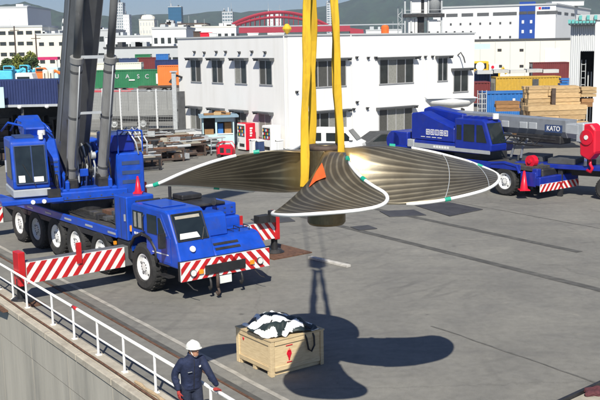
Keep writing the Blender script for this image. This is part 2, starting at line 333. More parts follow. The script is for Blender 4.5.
# ------------------------------------------------------------------ setting: quay frame  (E along the edge towards the camera, N inland)
E = Vector((.562, -.827, 0)); N = Vector((.827, .562, 0))
QR = math.atan2(E.y, E.x)
QM = Matrix(((E.x, N.x, 0, 0), (E.y, N.y, 0, 0), (0, 0, 1, 0), (0, 0, 0, 1)))     # (e, n, z) -> world
def q(e, n, z=0): return QM @ Vector((e, n, z))
def eof(p): return Vector(p[:2]).to_3d().dot(E)
g_ = MB(QM)
g_.add([(-3300, 7.9, 0), (400, 7.9, 0), (400, 3600, 0), (-3300, 3600, 0)], [(0, 1, 2, 3)])
gr = g_.build('ground', M['asphalt'], kind='structure')
wt = MB(); wt.add([(-3000, -3000, -4.6), (3000, -3000, -4.6), (3000, 3000, -4.6), (-3000, 3000, -4.6)], [(0, 1, 2, 3)])
wo = MB(QM); wo.add([(-600, -300, -4.6), (300, -300, -4.6), (300, 7.4, -4.6), (-600, 7.4, -4.6)], [(0, 1, 2, 3)])
wo.build('water', M['water'], kind='structure')
# quay wall: cast panels with recessed joints
qw = tag(bpy.data.objects.new('quay_wall', None), kind='structure'); COL.objects.link(qw)
MB(QM).box(-500, 60, 7.43, 7.6, -7, -.06).build('wall_core', M['seam'], qw)
e = -200
pan = None
for k in range(60):
    e0 = -70 + k * 2.6
    if e0 > 20: break
    for z0, z1, inset in ((-.86, -.075, 0), (-3.4, -.885, .012), (-7, -3.425, .006)):
        MB(QM).box(e0 + .012, e0 + 2.588, 7.39 + inset, 7.46, z0, z1).build('panel', M['quay'], qw)
for e0 in (-500,):
    MB(QM).box(e0, -70, 7.39, 7.46, -7, -.07).build('panel', M['quay'], qw)
kb = tag(bpy.data.objects.new('kerb', None), kind='structure'); COL.objects.link(kb)
for k in range(46):
    e0 = -72 + k * 2.0
    if e0 > 8: break
    dz = random.uniform(-.006, .006)
    MB(QM).box(e0 + .006, e0 + 1.994, 7.36, 7.52, -.055, .125 + dz).build('kerb_stone', M['conc'], kb, bevel=.02)
    MB(QM).box(e0 + .006, e0 + 1.994, 7.55, 7.93, -.05, .10 + dz).build('kerb_stone', M['conc'], kb, bevel=.015)
MB(QM).box(-72, 10, 7.5, 7.57, -.05, .06).build('kerb_gap', M['rust'], kb)
# pipes lying along the kerb and a hose
t = MB(); t.tube([q(-60 + i * 1.0, 7.585 + .008 * math.sin(i * 1.7), .138) for i in range(66)], .026, 8)
tag(t.build('pipe', M['rust'], smooth=True), 'thin rusty pipe lying along the top of the concrete quay kerb', 'pipe')
t = MB(); t.tube([q(-17.5 + i * .25, 7.69 + .014 * math.sin(i * 2.1), .135) for i in range(60)], .03, 8, rad=[.03 + .01 * (i % 2) for i in range(60)])
tag(t.build('hose', mat('ribbed_tan_hose', (.42, .31, .19), .8, var=.3, scale=9), smooth=False), 'ribbed tan hose lying beside the railing posts on the quay kerb', 'hose')
# markings, slots, seams
def strip(name, n0, n1, e0, e1, z, m, wob=0):
    s = MB(QM); L = max(2, int((e1 - e0) / .5)); vs = []; fs = []
    for i in range(L + 1):
        ee = e0 + (e1 - e0) * i / L; w = random.uniform(-wob, wob)
        vs += [(ee, n0 + w, z), (ee, n1 + w * .6 + random.uniform(-wob, wob) * .4, z)]
        if i: fs.append((2 * i - 2, 2 * i, 2 * i + 1, 2 * i - 1))
    s.add(vs, fs); return s.build(name, m, kind='structure')
strip('painted_line', 9.72, 9.85, -60, 6, .008, M['line'], .012)
strip('rail_slot', 9.32, 9.44, -60, 6, .008, M['slot'], .004)
MB(QM).box(-60, 6, 9.25, 9.30, -.05, .022).build('crane_rail', M['rust'], kind='structure')
strip('rail_slot', 21.30, 21.62, -33, 6, .008, M['slot'], .012)
strip('rail_slot', 24.72, 25.02, -34, -20.2, .008, M['slot'], .012)
strip('asphalt_seam', 15.42, 15.47, -17, 6, .008, M['seam'], .03)
strip('asphalt_seam', 28.6, 28.64, -40, -14, .008, M['seam'], .03)
bl = MB(); pa, pb_ = gnd(310, 258.5), gnd(349, 267.5); dv = (pb_ - pa); bl.box(0, dv.length, -.09, .09, 0, .08, T=Matrix.Translation(pa) @ Matrix.Rotation(math.atan2(dv.y, dv.x), 4, 'Z'))
tag(bl.build('rail_cover', mat('sunlit_cover_face', (.48, .46, .42), .8, var=.3, scale=5), bevel=.01), 'rail cover with pale sunlit face lying on the asphalt beyond the hook shadow', 'beam')  # rail cover; its sunlit face is put into the pale colour
def plate(poly, lab):
    mb = MB(); n = len(poly); vs = [(x, y, .005) for x, y in poly] + [(x, y, .03) for x, y in poly]
    mb.add(vs, [tuple(range(n, 2 * n))] + [(i, (i + 1) % n, n + (i + 1) % n, n + i) for i in range(n)])
    tag(mb.build('steel_plate', M['patch']), lab, 'plate', 'steel plates on the asphalt')
plate([(4.83, 40.4), (6.5, 40.8), (7.6, 38.9), (6.0, 37.5)], 'large dark steel plate on the asphalt below the right propeller blade')
plate([(3.3, 38.9), (4.75, 39.1), (5.1, 37.8), (3.6, 37.6)], 'medium dark steel plate on the asphalt right of the propeller hub')
plate([(1.9, 35.6), (2.6, 35.9), (2.9, 35.2), (2.2, 34.9)], 'small dark square plate on the asphalt under the propeller tip')
plate([(-2.0, 37.6), (-.6, 38.3), (-.2, 37.0), (-1.6, 36.4)], 'worn dark steel plate on the asphalt left of the propeller hub')

# railing
rl = thing('railing', 'white tube railing with low posts along the quay kerb', 'railing')
epos = [eof(gnd(px, py, .12)) for px, py in [(20, 297), (33.6, 306), (53.5, 324), (75.6, 338), (99, 354), (126, 371), (155.5, 392)]]
posts = [epos[0] - 1.3 * k for k in range(18, 0, -1)] + epos + [epos[-1] + 1.15 * k for k in range(1, 6)]
e_gap = eof(gnd(219, 392, .9))
for ee in posts:
    p = MB(QM); p.cyl((ee, 7.79, .09), (ee, 7.79, .88), .028, n=10); p.cbox((ee, 7.79, .108), (.12, .12, .02)); p.build('post', M['railw'], rl)
for z in (.9, .5):
    t = MB(QM); r_ = .032 if z > .8 else .022
    t.cyl((posts[0], 7.79, z), (e_gap - .02 if z > .8 else 4, 7.79, z), r_, n=12); t.build('rail', M['railw'], rl, smooth=True)
t = MB(QM); t.tube([(e_gap + .02, 7.79, .9), (e_gap + .1, 7.79, .905), (e_gap + .6, 7.79, .9), (4, 7.79, .9)], .036, 10); t.build('rail', M['railw'], rl, smooth=True)
ej = eof(gnd(74, 308, .9)); MB(QM).cyl((ej - .14, 7.79, .9), (ej + .14, 7.79, .9), .038, n=12).build('red_sleeve', M['red'], rl, smooth=True)

# ------------------------------------------------------------------ hills
def hill(name, prof, Y, depth, seed, lab):
    rnd = random.Random(seed); cols = []
    xs = [p[0] for p in prof]; n = 90
    rows = 7; vs = []; fs = []
    for i in range(n + 1):
        x = xs[0] + (xs[-1] - xs[0]) * i / n
        for a, b in zip(prof, prof[1:]):
            if a[0] <= x <= b[0]: yy = a[1] + (b[1] - a[1]) * (x - a[0]) / (b[0] - a[0]); break
        top = at(x, yy + rnd.uniform(-.45, .45), Y)
        base = at(x, 46, Y)
        for j in range(rows):
            f = j / (rows - 1); h = max(2, top.z) * (1 - (1 - f) ** 1.0 * 1.0) if False else max(2, top.z) * f
            dy = -depth * (1 - f) ** 1.3 + rnd.uniform(-1, 1) * depth * .07 * (0 < f < 1)
            vs.append((base.x * (Y + dy) / Y if False else top.x, Y + dy, h - 3 * (j == 0) + rnd.uniform(-1, 1) * top.z * .03 * (0 < f < 1)))
        # far side
        vs.append((top.x, Y + depth, -3)); k = rows + 1
        if i:
            for j in range(k - 1):
                a = (i - 1) * k + j; b2 = i * k + j; fs.append((a, b2, b2 + 1, a + 1))
    mb = MB(); mb.add(vs, fs); o = mb.build(name, M['hill'], smooth=True, kind='structure'); return o
hill('hill', [(-120, 14), (-40, 10), (0, 5), (14, 3.5), (25, 1.5), (34, 4), (48, 8), (60, 12), (90, 15), (130, 17), (170, 20), (230, 26), (300, 34)], 2600, 700, 1, '')
hill('hill', [(60, 24), (120, 17), (140, 14.5), (160, 14), (185, 15), (205, 12), (225, 10.5), (240, 12.5), (262, 10), (285, 10.5), (300, 9), (318, 7.5), (345, 2), (365, -5), (400, -14), (450, -25), (520, -30), (600, -26), (700, -20), (800, -10)], 3200, 900, 2, '')

# ------------------------------------------------------------------ background buildings
def block(name, label, cat, x0, x1, ytop, Y, depth, m, wins=None, winm='wglass', rz=0, roofm=None, group=None, zb=0, floors=None):
    a = at(x0, ytop, Y); b = at(x1, ytop, Y); w = b.x - a.x; h = (a.z + b.z) / 2
    o = thing(name, label, cat, ((a.x + b.x) / 2, Y, zb), rz, group); h -= zb
    MB().box(-w / 2, w / 2, 0, depth, 0, h).build('wall', m, o)
    MB().box(-w / 2 - .15, w / 2 + .15, -.15, depth + .15, h + .002, h + min(.6, h * .05)).build('roof', roofm or M['pgrey'], o)
    if wins:
        nx, nz, fw, fh = wins
        cw = w / nx; ch = h / nz
        base = None
        for i in range(nx):
            for k in range(nz):
                cx = -w / 2 + cw * (i + .5); cz = ch * (k + .5)
                if base is None:
                    base = MB().box(-cw * fw / 2, cw * fw / 2, -.08, .12, -ch * fh / 2, ch * fh / 2).build('window', M[winm], o); c = base
                else: c = base.copy(); COL.objects.link(c); c.parent = o
                c.location = (cx, 0, cz)
        rc_ = random.Random(int(x0 * 3 + Y))
        for i in range(rc_.randint(2, 5)):
            bx_ = rc_.uniform(-w * .45, w * .45); sz = w * rc_.uniform(.02, .08); hz_ = h + min(.6, h * .05)
            MB().box(bx_ - sz, bx_ + sz, depth * .2, depth * .5, hz_ + .003, hz_ + rc_.uniform(.4, 1.3) * max(.8, Y / 300)).build('roof_unit', M[rc_.choice(['pgrey', 'offwhite', 'galv', 'dgrey'])], o)
        bx_ = rc_.uniform(-w * .4, w * .4); MB().cyl((bx_, 1, h), (bx_, 1, h + Y / 110), Y / 6000, n=5).build('antenna', M['galv'], o)
        ns = max(2, int(depth / max(cw, 2)))
        for i in range(min(ns, 8)):
            for k in range(nz):
                for sx in ((1,) if (a.x + b.x) < 0 else (-1,)):
                    c = base.copy(); COL.objects.link(c); c.parent = o; c.rotation_euler = (0, 0, R(90 * sx)); c.location = (sx * w / 2, depth * (i + .5) / min(ns, 8), ch * (k + .5))
    return o
G = 'distant city buildings'
block('factory_hall', 'pale windowless factory hall with dark openings along its roof edge', 'building', -30, 27, 8, 420, 40, M['offwhite'], (8, 1, .0001, .0001), group=G)
for k in range(5):
    pass
block('office_building', 'cream three-storey office with rows of grey windows at far left', 'building', -20, 42, 27.5, 300, 20, M['cream'], (7, 4, .7, .34), group=G)
block('warehouse', 'low cream warehouse right of the cream office', 'building', 36, 66, 35, 290, 25, M['cream'], (3, 2, .5, .2), group=G)
block('warehouse', 'grey low warehouse with dark window strip behind crane boom', 'building', 42, 112, 31, 380, 30, M['pgrey'], (9, 2, .8, .3), group=G)
block('tower_block', 'tall slim grey tower block just right of the crane cylinders', 'tower', 114, 122.5, 3, 900, 14, M['towerw'], (4, 18, .5, .5), 'towerg', group=G)
block('tower_block', 'pale shorter tower beside the slim grey tower block', 'tower', 122.8, 129, 15, 880, 12, M['offwhite'], (3, 10, .4, .4), 'pgrey', group=G)
block('tower_block', 'blue glass office tower above the pale low roofs', 'tower', 168, 181, 7, 900, 14, M['towerb'], (6, 12, .8, .75), 'towerb', group=G)
block('tower_block', 'grey glass tower left of the red arch bridge', 'tower', 222, 232.5, 12, 950, 14, M['towerw'], (4, 12, .75, .5), 'towerg', group=G)
block('tower_block', 'slender banded tower seen between the yellow slings', 'tower', 326.5, 333.5, 3.5, 900, 12, M['towerw'], (2, 20, .7, .45), 'towerg', group=G)
o = block('domed_building', 'cream drum shaped building with a low rounded top', 'building', 139, 154, 20, 500, 8, M['cream'], (5, 5, .4, .4), 'pgrey', group=G)
MB().lathe([(3.9, 0), (3.8, 1), (3, 1.8), (1.5, 2.2), (0.01, 2.3)], 20, T=Matrix.Translation((0, 4, at(146, 20, 500).z + .6))).build('dome', M['cream'], o, smooth=True)
block('warehouse', 'long pale warehouse with a dark canopy behind green container', 'building', 105, 152, 37, 240, 20, M['offwhite'], (10, 2, .75, .25), group=G)
block('warehouse', 'white gabled works building left of the white office building', 'building', 152, 186, 29, 230, 20, M['offwhite'], (5, 2, .5, .25), group=G)
block('warehouse', 'low dark roofed shed behind the navy containers', 'building', 104, 180, 48, 195, 15, M['pgrey'], (9, 1, .8, .4), roofm=M['dgrey'], group=G)
block('factory_hall', 'white hall between the glass tower and the red bridge', 'building', 183, 236, 27.5, 420, 20, M['offwhite'], (8, 2, .5, .25), roofm=M['cream'], group=G)
block('warehouse', 'brown roofed low shed behind white office roof', 'building', 160, 206, 24.5, 430, 20, M['cream'], (7, 2, .4, .3), roofm=M['brown'], group=G)
# factory hall roof-edge openings
# long white building with blue stripe
Y = 300; cor = at(556, 5, Y); L = Vector((cor.x - .906 * 39.4, Y + .4226 * 39.4, 0))
lw = thing('factory_building', 'long white factory building with a vertical blue band and small windows', 'building', (L.x, L.y, 0), R(-25))
wL = 39.4; hL = 17.2
MB().box(0, wL, 0, 72, 0, hL).build('wall', M['offwhite'], lw)
MB().box(-.3, wL + .3, -.3, 72.3, hL + .002, hL + .5).build('roof', M['pgrey'], lw)
MB().box(wL * .715, wL * .84, -.25, .3, 0, hL + 1.2).build('blue_band', M['bluewall'], lw)
def rep(base, parent, locs, rz=0):
    first = True
    for l in locs:
        c = base if first else base.copy()
        if not first: COL.objects.link(c); c.parent = parent
        c.location = l; c.rotation_euler = (0, 0, rz); first = False
w1 = MB().box(-1.9, 1.9, -.1, .1, -.5, .5).build('window', M['awn'], lw)
rep(w1, lw, [(wL * f, -.0, hL - 2.3) for f in (.05, .16, .29, .42, .55, .645, .9, .965)])
w2 = MB().box(-.3, .3, -.1, .1, -.35, .35).build('window', M['dgrey'], lw)
rep(w2, lw, [(wL * (.07 + .082 * i), 0, z) for i in range(8) for z in (hL - 5.2, hL - 9.6)])
w3 = MB().box(-.35, .35, -.35, -.2, -.5, .5).build('window', M['offwhite'], lw)
rep(w3, lw, [(wL * f, 0, z) for f in (.745, .81) for z in (hL - 5.0, hL - 8.0, hL - 11)])
w4 = MB().box(-1.2, 1.2, -.3, .1, -.45, .45).build('window', M['dgrey'], lw)
rep(w4, lw, [(wL * f, -.02, hL - 2.2) for f in (.745, .81)])
w5 = MB().box(-3.6, 3.6, -.1, .1, -.4, .4).build('window', M['awn'], lw)
rep(w5, lw, [(wL, 6 + 13 * i, hL - 2.4) for i in range(5)], R(90))
lm = MB().box(-.35, .35, -.12, .05, -.35, .35).build('sign_mark', M['redv'], lw); lm.location = (wL * .875, 0, hL - .9)
lm2 = MB().box(-.4, .4, -.12, .05, -.35, .35).build('sign_mark', M['bluewall'], lw); rep(lm2, lw, [(wL * (.90 + .022 * i), 0, hL - .9) for i in range(3)])
block('rooftop_plant_room', 'white plant room box on the roof of the long factory', 'building', 552, 584, 1.2, 330, 8, M['offwhite'], zb=17.8)
# cream warehouse in front of it
cw = block('warehouse', 'cream panelled warehouse with small black windows behind the containers', 'building', 462, 571, 40.5, 170, 18, M['cream'], None, roofm=M['dgrey'])
wq = MB().box(-.35, .35, -.08, .1, -.22, .22).build('window', M['black'], cw)
a0 = at(516.5, 50, 170); cx0 = cw.location.x
rep(wq, cw, [(at(x, y, 170).x - cx0, 0, at(x, y, 170).z) for x, y in ((499.5, 50), (521.5, 50), (521.5, 66), (500, 66))])
wj = MB().box(-.05, .05, -.06, .05, 0, 6.7).build('panel_joint', M['pgrey'], cw); rep(wj, cw, [(at(x, 60, 170).x - cx0, 0, 0) for x in (480, 495, 510, 525, 540, 555)])
MB().box(at(545, 40, 170).x - cx0, at(560, 40, 170).x - cx0, -.12, .05, 0, at(545, 49, 170).z).build('shutter_door', M['offwhite'], cw)
o = MB().box(-1.4, 1.4, -1, 1, 0, .8).build('awning', M['aqua']); o.location = at(480, 49, 150); tag(o, 'pale aqua awning on the cream warehouse beside the white office', 'awning')

# plant tower behind the office roof
pt = thing('plant_tower', 'steel framed tower holding white cabinets behind the office roof', 'tower', tuple(at(423, 100, 150).xy) + (0,))
kx = 150 / F_PX
for x in (405, 411, 428, 441):
    MB().box((x - 423) * kx - .12, (x - 423) * kx + .12, 0, .3, 0, 17).build('column', M['galv'], pt)
for z in (10.6, 13.6):
    MB().box(-3.1, 3.2, -.6, 2.4, z, z + .45).build('platform', M['black'], pt)
for x0, x1, z0, z1 in ((408.5, 414.5, 6.5, 10.4), (415, 417.5, 6.5, 10.4), (428, 437, 6.5, 10.2), (411, 421, 11.2, 13.5), (424, 427, 10, 17), (437, 440, 7, 10)):
    MB().box((x0 - 423) * kx, (x1 - 423) * kx, .2, 2, z0, z1).build('cabinet', M['white'], pt, bevel=.05)
MB().box((418 - 423) * kx, (424 - 423) * kx, .3, 1.8, 6, 17).build('duct', M['black'], pt)
MB().cyl(((434 - 423) * kx, 1, 11), ((434 - 423) * kx, 1, 17), 1.2, n=14).build('tank', M['galv'], pt, smooth=True)
for z in (11.1, 11.6): MB().box(-3.1, 3.2, -.62, -.55, z, z + .06).build('handrail', M['galv'], pt)
ls = thing('lattice_mast', 'thin pale lattice mast on the roofline left of the plant tower', 'mast', tuple(at(400, 100, 140).xy) + (0,))
for dx in (-.3, .3):
    MB().cyl((dx, 0, 0), (dx, 0, 11.6), .06, n=6).build('leg', M['galv'], ls)
mb = MB()
for k in range(12): mb.cyl((-.3 if k % 2 else .3, 0, 4 + k * .6), (.3 if k % 2 else -.3, 0, 4.6 + k * .6), .035, n=5)
mb.build('brace', M['galv'], ls)

# red arch bridge
Y = 700; kb_ = Y / F_PX
br = thing('arch_bridge', 'red double arch bridge with a long red girder approach', 'bridge', (0, Y, 0))
def wp(x, y, dY=0): p = at(x, y, Y); return Vector((p.x, dY, p.z))
for dY in (0, 9):
    pts = []; pts2 = []
    for i in range(25):
        u = -1 + 2 * i / 24; x = 279 + 58 * u; pts.append(wp(x, 12.0 + 19 * u * u, dY)); pts2.append(wp(x, 17.0 + 14.5 * u * u, dY))
    t = MB(); t.tube(pts, 1.1, 6); t.build('arch', M['bridge'], br)
    t = MB(); t.tube(pts2, .8, 6); t.build('arch', M['bridge'], br)
    for i in range(2, 23): MB().cyl(pts[i], pts2[i], .45, n=5).build('brace', M['bridge'], br)
    for i in range(3, 22): MB().cyl(pts2[i], wp(279 + 58 * (-1 + 2 * i / 24), 29, dY), .32, n=5).build('hanger', M['bridge'], br)
for i in range(3, 22):
    u = -1 + 2 * i / 24; p = wp(279 + 58 * u, 12 + 19 * u * u); MB().cyl(p, p + Vector((0, 9, 0)), .4, n=5).build('crossbeam', M['bridge'], br)
a = wp(224, 27.5); b = wp(350, 27.5)
MB().box(a.x, b.x, -1, 10, a.z - 4.2, a.z - .2).build('deck', M['bridge'], br)
MB().box(a.x - 30, b.x + 40, -1.1, -.9, a.z - .1, a.z + .7).build('parapet', M['silver'], br)
a2 = wp(350, 27.5); b2 = wp(395, 33.5)
MB().prism([(a2.x, a2.z - 4.2), (b2.x, b2.z - 3), (b2.x, b2.z), (a2.x, a2.z - .2)], 'y', -1, 10).build('approach_span', M['bridge'], br)
for x in (236, 338): MB().box(wp(x, 30).x - 2, wp(x, 30).x + 2, 1, 8, -1, a.z - 4.3).build('pier', M['towerw'], br)
block('tower_block', 'pale pair tower standing behind the middle of the red arch', 'tower', 267, 273, 12, 1000, 10, M['offwhite'], (2, 14, .5, .4), 'pgrey', group=G)
block('tower_block', 'second pale tower behind the red arch, nearer the yellow lamp', 'tower', 275.5, 281, 13.5, 1000, 10, M['offwhite'], (2, 12, .5, .4), 'pgrey', group=G)
block('factory_hall', 'low white roofed hall under the red bridge approach', 'building', 366, 402, 30.5, 420, 15, M['offwhite'], (6, 2, .5, .3), group=G)

# ------------------------------------------------------------------ white office building
ob = thing('office_building', 'white two-storey office building with grey-awninged windows and flat roof', 'building', (-.6, 60.2, 0), math.atan2(.6, .8))
# local: right face runs along +x at y = 0 (outside is -y); left face runs along +y at x = 0 (outside is -x)
HB = 7.42
WR, WL = 16.95, 13.75
MB().box(0, WR, 0, WL, 0, HB).build('wall', M['bwall'], ob)
rf = MB(); rf.box(-.07, WR + .07, -.07, .25, HB + .003, HB + .10).box(-.07, .25, .25, WL + .07, HB + .003, HB + .10).box(WR - .25, WR + .07, .25, WL + .07, HB + .003, HB + .10).box(.25, WR - .25, WL - .25, WL + .07, HB + .003, HB + .10)
rf.build('roof_coping', M['pgrey'], ob)
MB().box(.25, WR - .25, .25, WL - .25, HB + .003, HB + .02).build('roof', M['pgrey'], ob)
MB().box(-.05, WR + .05, -.05, WL + .05, 0, .35).build('plinth', M['pgrey'], ob)
def ob_window(face, u0, u1, z0, z1, npan, cur, aw=True):
    A = Matrix.Identity(4) if face == 'R' else Matrix.Rotation(R(90), 4, 'Z')   # left face: local x -> +y
    sgn = -1 if face == 'R' else 1
    def Bx(mb, a0, a1, d0, d1, b0, b1):   # d outward
        if face == 'R': mb.box(a0, a1, -d1, -d0, b0, b1)
        else: mb.box(-d1, -d0, a0, a1, b0, b1)
        return mb
    f = MB(); t = .06
    Bx(f, u0 - .03, u1 + .03, .001, .06, z0 - .07, z0 + .0); Bx(f, u0, u1, .001, .05, z1 - t, z1); Bx(f, u0, u0 + t, .001, .05, z0, z1 - t); Bx(f, u1 - t, u1, .001, .05, z0, z1 - t)
    w = (u1 - u0) / npan
    for i in range(1, npan): Bx(f, u0 + w * i - .035, u0 + w * i + .035, .001, .05, z0, z1 - t)
    fo = f.build('window', M['alu'], ob)
    for i in range(npan):
        g = MB(); Bx(g, u0 + w * i + .03, u0 + w * (i + 1) - .03, .0015, .02, z0 + .001, z1 - t)
        g.build('pane', M[cur[i % len(cur)]], fo)
    if aw:
        g = MB(); Bx(g, u0 - .22, u1 + .22, .002, .42, z1 + .05, z1 + .13); Bx(g, u0 - .22, u0 - .19, .002, .36, z1 - .06, z1 + .05); Bx(g, u1 + .19, u1 + .22, .002, .36, z1 - .06, z1 + .05); g.build('awning', M['awn'], fo)
for c, cur in ((11.2, ('wglass', 'dcurtain')), (8.3, ('wglass', 'dcurtain')), (5.35, ('curtain', 'wglass')), (2.42, ('dcurtain', 'wglass'))):
    # pane order runs from the corner outwards
    ob_window('L', c - .72, c + .72, 4.36, 5.93, 2, cur[::-1])
for c, cur in ((11.45, ('dcurtain', 'curtain')), (8.45, ('curtain', 'dcurtain')), (5.5, ('curtain', 'dcurtain')), (2.62, ('curtain', 'curtain'))):
    ob_window('L', c - .72, c + .72, .92, 2.44, 2, cur)
ob_window('R', 1.55, 4.7, 4.17, 5.85, 4, ('wglass', 'dcurtain', 'dcurtain', 'dcurtain'))
ob_window('R', 7.62, 10.8, 4.15, 5.80, 4, ('wglass', 'curtain', 'dcurtain', 'wglass'))
ob_window('R', 13.15, 14.15, 4.15, 5.78, 2, ('wglass', 'wglass'))
ob_window('R', 14.75, 16.3, 3.3, 4.85, 2, ('wglass', 'wglass'))
ob_window('R', 1.7, 4.7, .62, 2.5, 4, ('dcurtain', 'wglass', 'curtain', 'curtain'))
ob_window('R', 7.55, 10.7, .58, 2.42, 4, ('dcurtain', 'curtain', 'curtain', 'dcurtain'))
v = MB(); v.cyl((0, 0, 0), (0, -.12, 0), .09, n=10).cbox((0, -.1, .06), (.16, .2, .05)); base = v.build('wall_vent', M['dgrey'], ob)
lr = [(5.6, -.001, 5.95), (6.6, -.001, 5.9), (7.25, -.001, 5.9), (11.35, -.001, 5.85), (11.9, -.001, 5.85), (12.6, -.001, 5.85), (6.5, -.001, 2.55), (5.3, -.001, 2.55), (5.6, -.001, 3.0), (.6, -.001, 3.9)]
ll = [(9.9, 6.4), (11.25, 6.45), (8.3, 6.45), (7.1, 6.45), (5.4, 6.4), (3.9, 6.45), (2.4, 6.4)]
rep(base, ob, lr)
for y, z in ll:
    c = base.copy(); COL.objects.link(c); c.parent = ob; c.rotation_euler = (0, 0, R(-90)); c.location = (-.001, y, z)
v = MB(); v.tube([(15.2, -.02, 5.9), (15.2, -.3, 6.1), (15.35, -.45, 5.75), (15.45, -.5, 5.35)], .05, 6); v.build('wall_lamp', M['dgrey'], ob)
v = MB(); v.tube([(-.02, 13.2, 4.6), (-.3, 13.5, 4.75), (-.6, 13.6, 4.5)], .09, 6).cyl((-.6, 13.6, 4.5), (-.75, 13.65, 4.2), .12, .2, n=8); v.build('wall_lamp', M['black'], ob)
v = MB(); v.tube([(-.02, 13.3, 1.9), (-.25, 13.5, 2.3), (-.5, 13.55, 2.0)], .07, 6); v.build('wall_lamp', M['dgrey'], ob)
MB().cyl((-.08, .3, .3), (-.08, .3, HB), .045, n=8).build('downpipe', M['offwhite'], ob)
MB().cyl((5.1, -.08, .3), (5.1, -.08, HB), .045, n=8).build('downpipe', M['offwhite'], ob)
# little bolts along the parapet
pb = MB().box(-.05, .05, -.05, .05, HB + .102, HB + .2).build('parapet_stud', M['dgrey'], ob)
rep(pb, ob, [(WR - .3 - k * .85, .08, 0) for k in range(8)])
# roof things
def on_roof(x, y): return Matrix.Translation((-.6, 60.2, 0)) @ Matrix.Rotation(math.atan2(.6, .8), 4, 'Z') @ Vector((x, y, HB + .02))
def roof_thing(name, lab, cat, px, Y, mb, m):
    p = at(px, 30, Y); o = mb.build(name, m); o.location = (p.x, Y, HB + .02); return tag(o, lab, cat)
roof_thing('roof_lamp', 'yellow lozenge shaped lamp standing on the office roof near its corner', 'lamp', 287, 62.5, MB().lathe([(.01, .15), (.12, .18), (.3, .42), (.3, .5), (.12, .75), (.01, .78)], 12).cyl((0, 0, 0), (0, 0, .2), .05, n=8), M['yelm'])
roof_thing('roof_tank', 'small orange drum tank on the office roof right of the slings', 'tank', 385, 66.5, MB().lathe([(.01, 0), (.25, 0), (.27, .1), (.27, .5), (.2, .62), (.01, .66)], 14), M['orangec'])
for i, (px, nm, lab, sz, mm) in enumerate([(197, 'roof_box', 'rust brown box on the office roof near its far left end', (.5, .4, .45), 'brown'), (206, 'roof_box', 'red low box on the office roof next to the brown box', (.8, .4, .35), 'redv'), (213, 'roof_unit', 'white ventilation unit on the office roof left of the red bridge', (.5, .4, .3), 'white'), (253, 'roof_unit', 'white low ventilation unit on roof edge below red bridge', (.7, .4, .22), 'white'), (278, 'roof_unit', 'white flat ventilation unit on roof beside the yellow lamp', (.8, .4, .18), 'white')]):
    roof_thing(nm, lab, 'roof unit', px, 63 + (290 - px) * .07, MB().cbox((0, 0, sz[2] / 2), sz).cbox((0, 0, sz[2] + .02), (sz[0] + .08, sz[1] + .08, .04)), M[mm])

# ------------------------------------------------------------------ kiosk, vending machines, generator
BRZ = math.atan2(.6, .8)
ks = thing('kiosk', 'small pale aqua kiosk with an open counter and blue flat roof', 'kiosk', tuple(at(216, 150, 63.0).xy) + (0,), R(8))
w = 2.2; d = 1.6
MB().box(-.85, 1.25, 0, d, 0, 1.05).build('wall', M['aqua'], ks)
for x0, x1, y0, y1 in ((-.85, -.77, 0, .08), (.0, .12, 0, .08), (1.17, 1.25, 0, .08), (-.85, -.77, d - .08, d), (1.17, 1.25, d - .08, d)):
    MB().box(x0, x1, y0, y1, 1.052, 2.2).build('post', M['aqua'], ks)
MB().box(-.77, 1.17, d - .06, d - .01, 1.052, 2.2).build('back_wall', M['brown'], ks)
MB().box(.12, 1.17, -.04, .06, 1.06, 1.13).build('counter', M['white'], ks)
MB().box(.12, 1.17, .0, .06, 1.9, 2.2).build('lintel', M['aqua'], ks)
MB().box(.2, .55, .5, .8, 1.06, 1.75).build('blue_coat', M['cblue'], ks)
MB().box(.65, 1.1, .5, .9, 1.06, 1.8).build('cupboard', M['lumberd'], ks)
MB().box(-.7, -.1, .3, .9, 1.06, 1.4).build('cupboard', M['lumberd'], ks)
MB().box(-1.05, 1.55, -.35, d + .2, 2.203, 2.33).build('roof', mat('blue_grey_roof_sheet', (.2, .3, .38), .6, var=.2), ks)
for k, (lab, x, y, sz, mm, z) in enumerate([('long orange-brown timber offcut at the left of the kiosk roof', -.5, .3, (.75, .22, .14), 'lumberd', 0), ('pale sawn timber block in the middle of the kiosk roof', .05, .35, (.5, .3, .2), 'lumber', 0), ('brown timber offcut at the right of the kiosk roof', .6, .4, (.6, .25, .16), 'lumberd', 0), ('short brown board lying across the timber offcuts on kiosk roof', .25, .35, (.8, .16, .06), 'lumberd', .2)]):
    o = MB().cbox((0, 0, 0), sz).build('timber_offcut', M[mm], bevel=.01); p = at(216, 150, 63).xy
    o.location = (p.x + .1 + x, 63 + y, 2.335 + z + sz[2] / 2); o.rotation_euler = (0, 0, .3 - .25 * k); tag(o, lab, 'timber', 'timber offcuts on the kiosk roof')
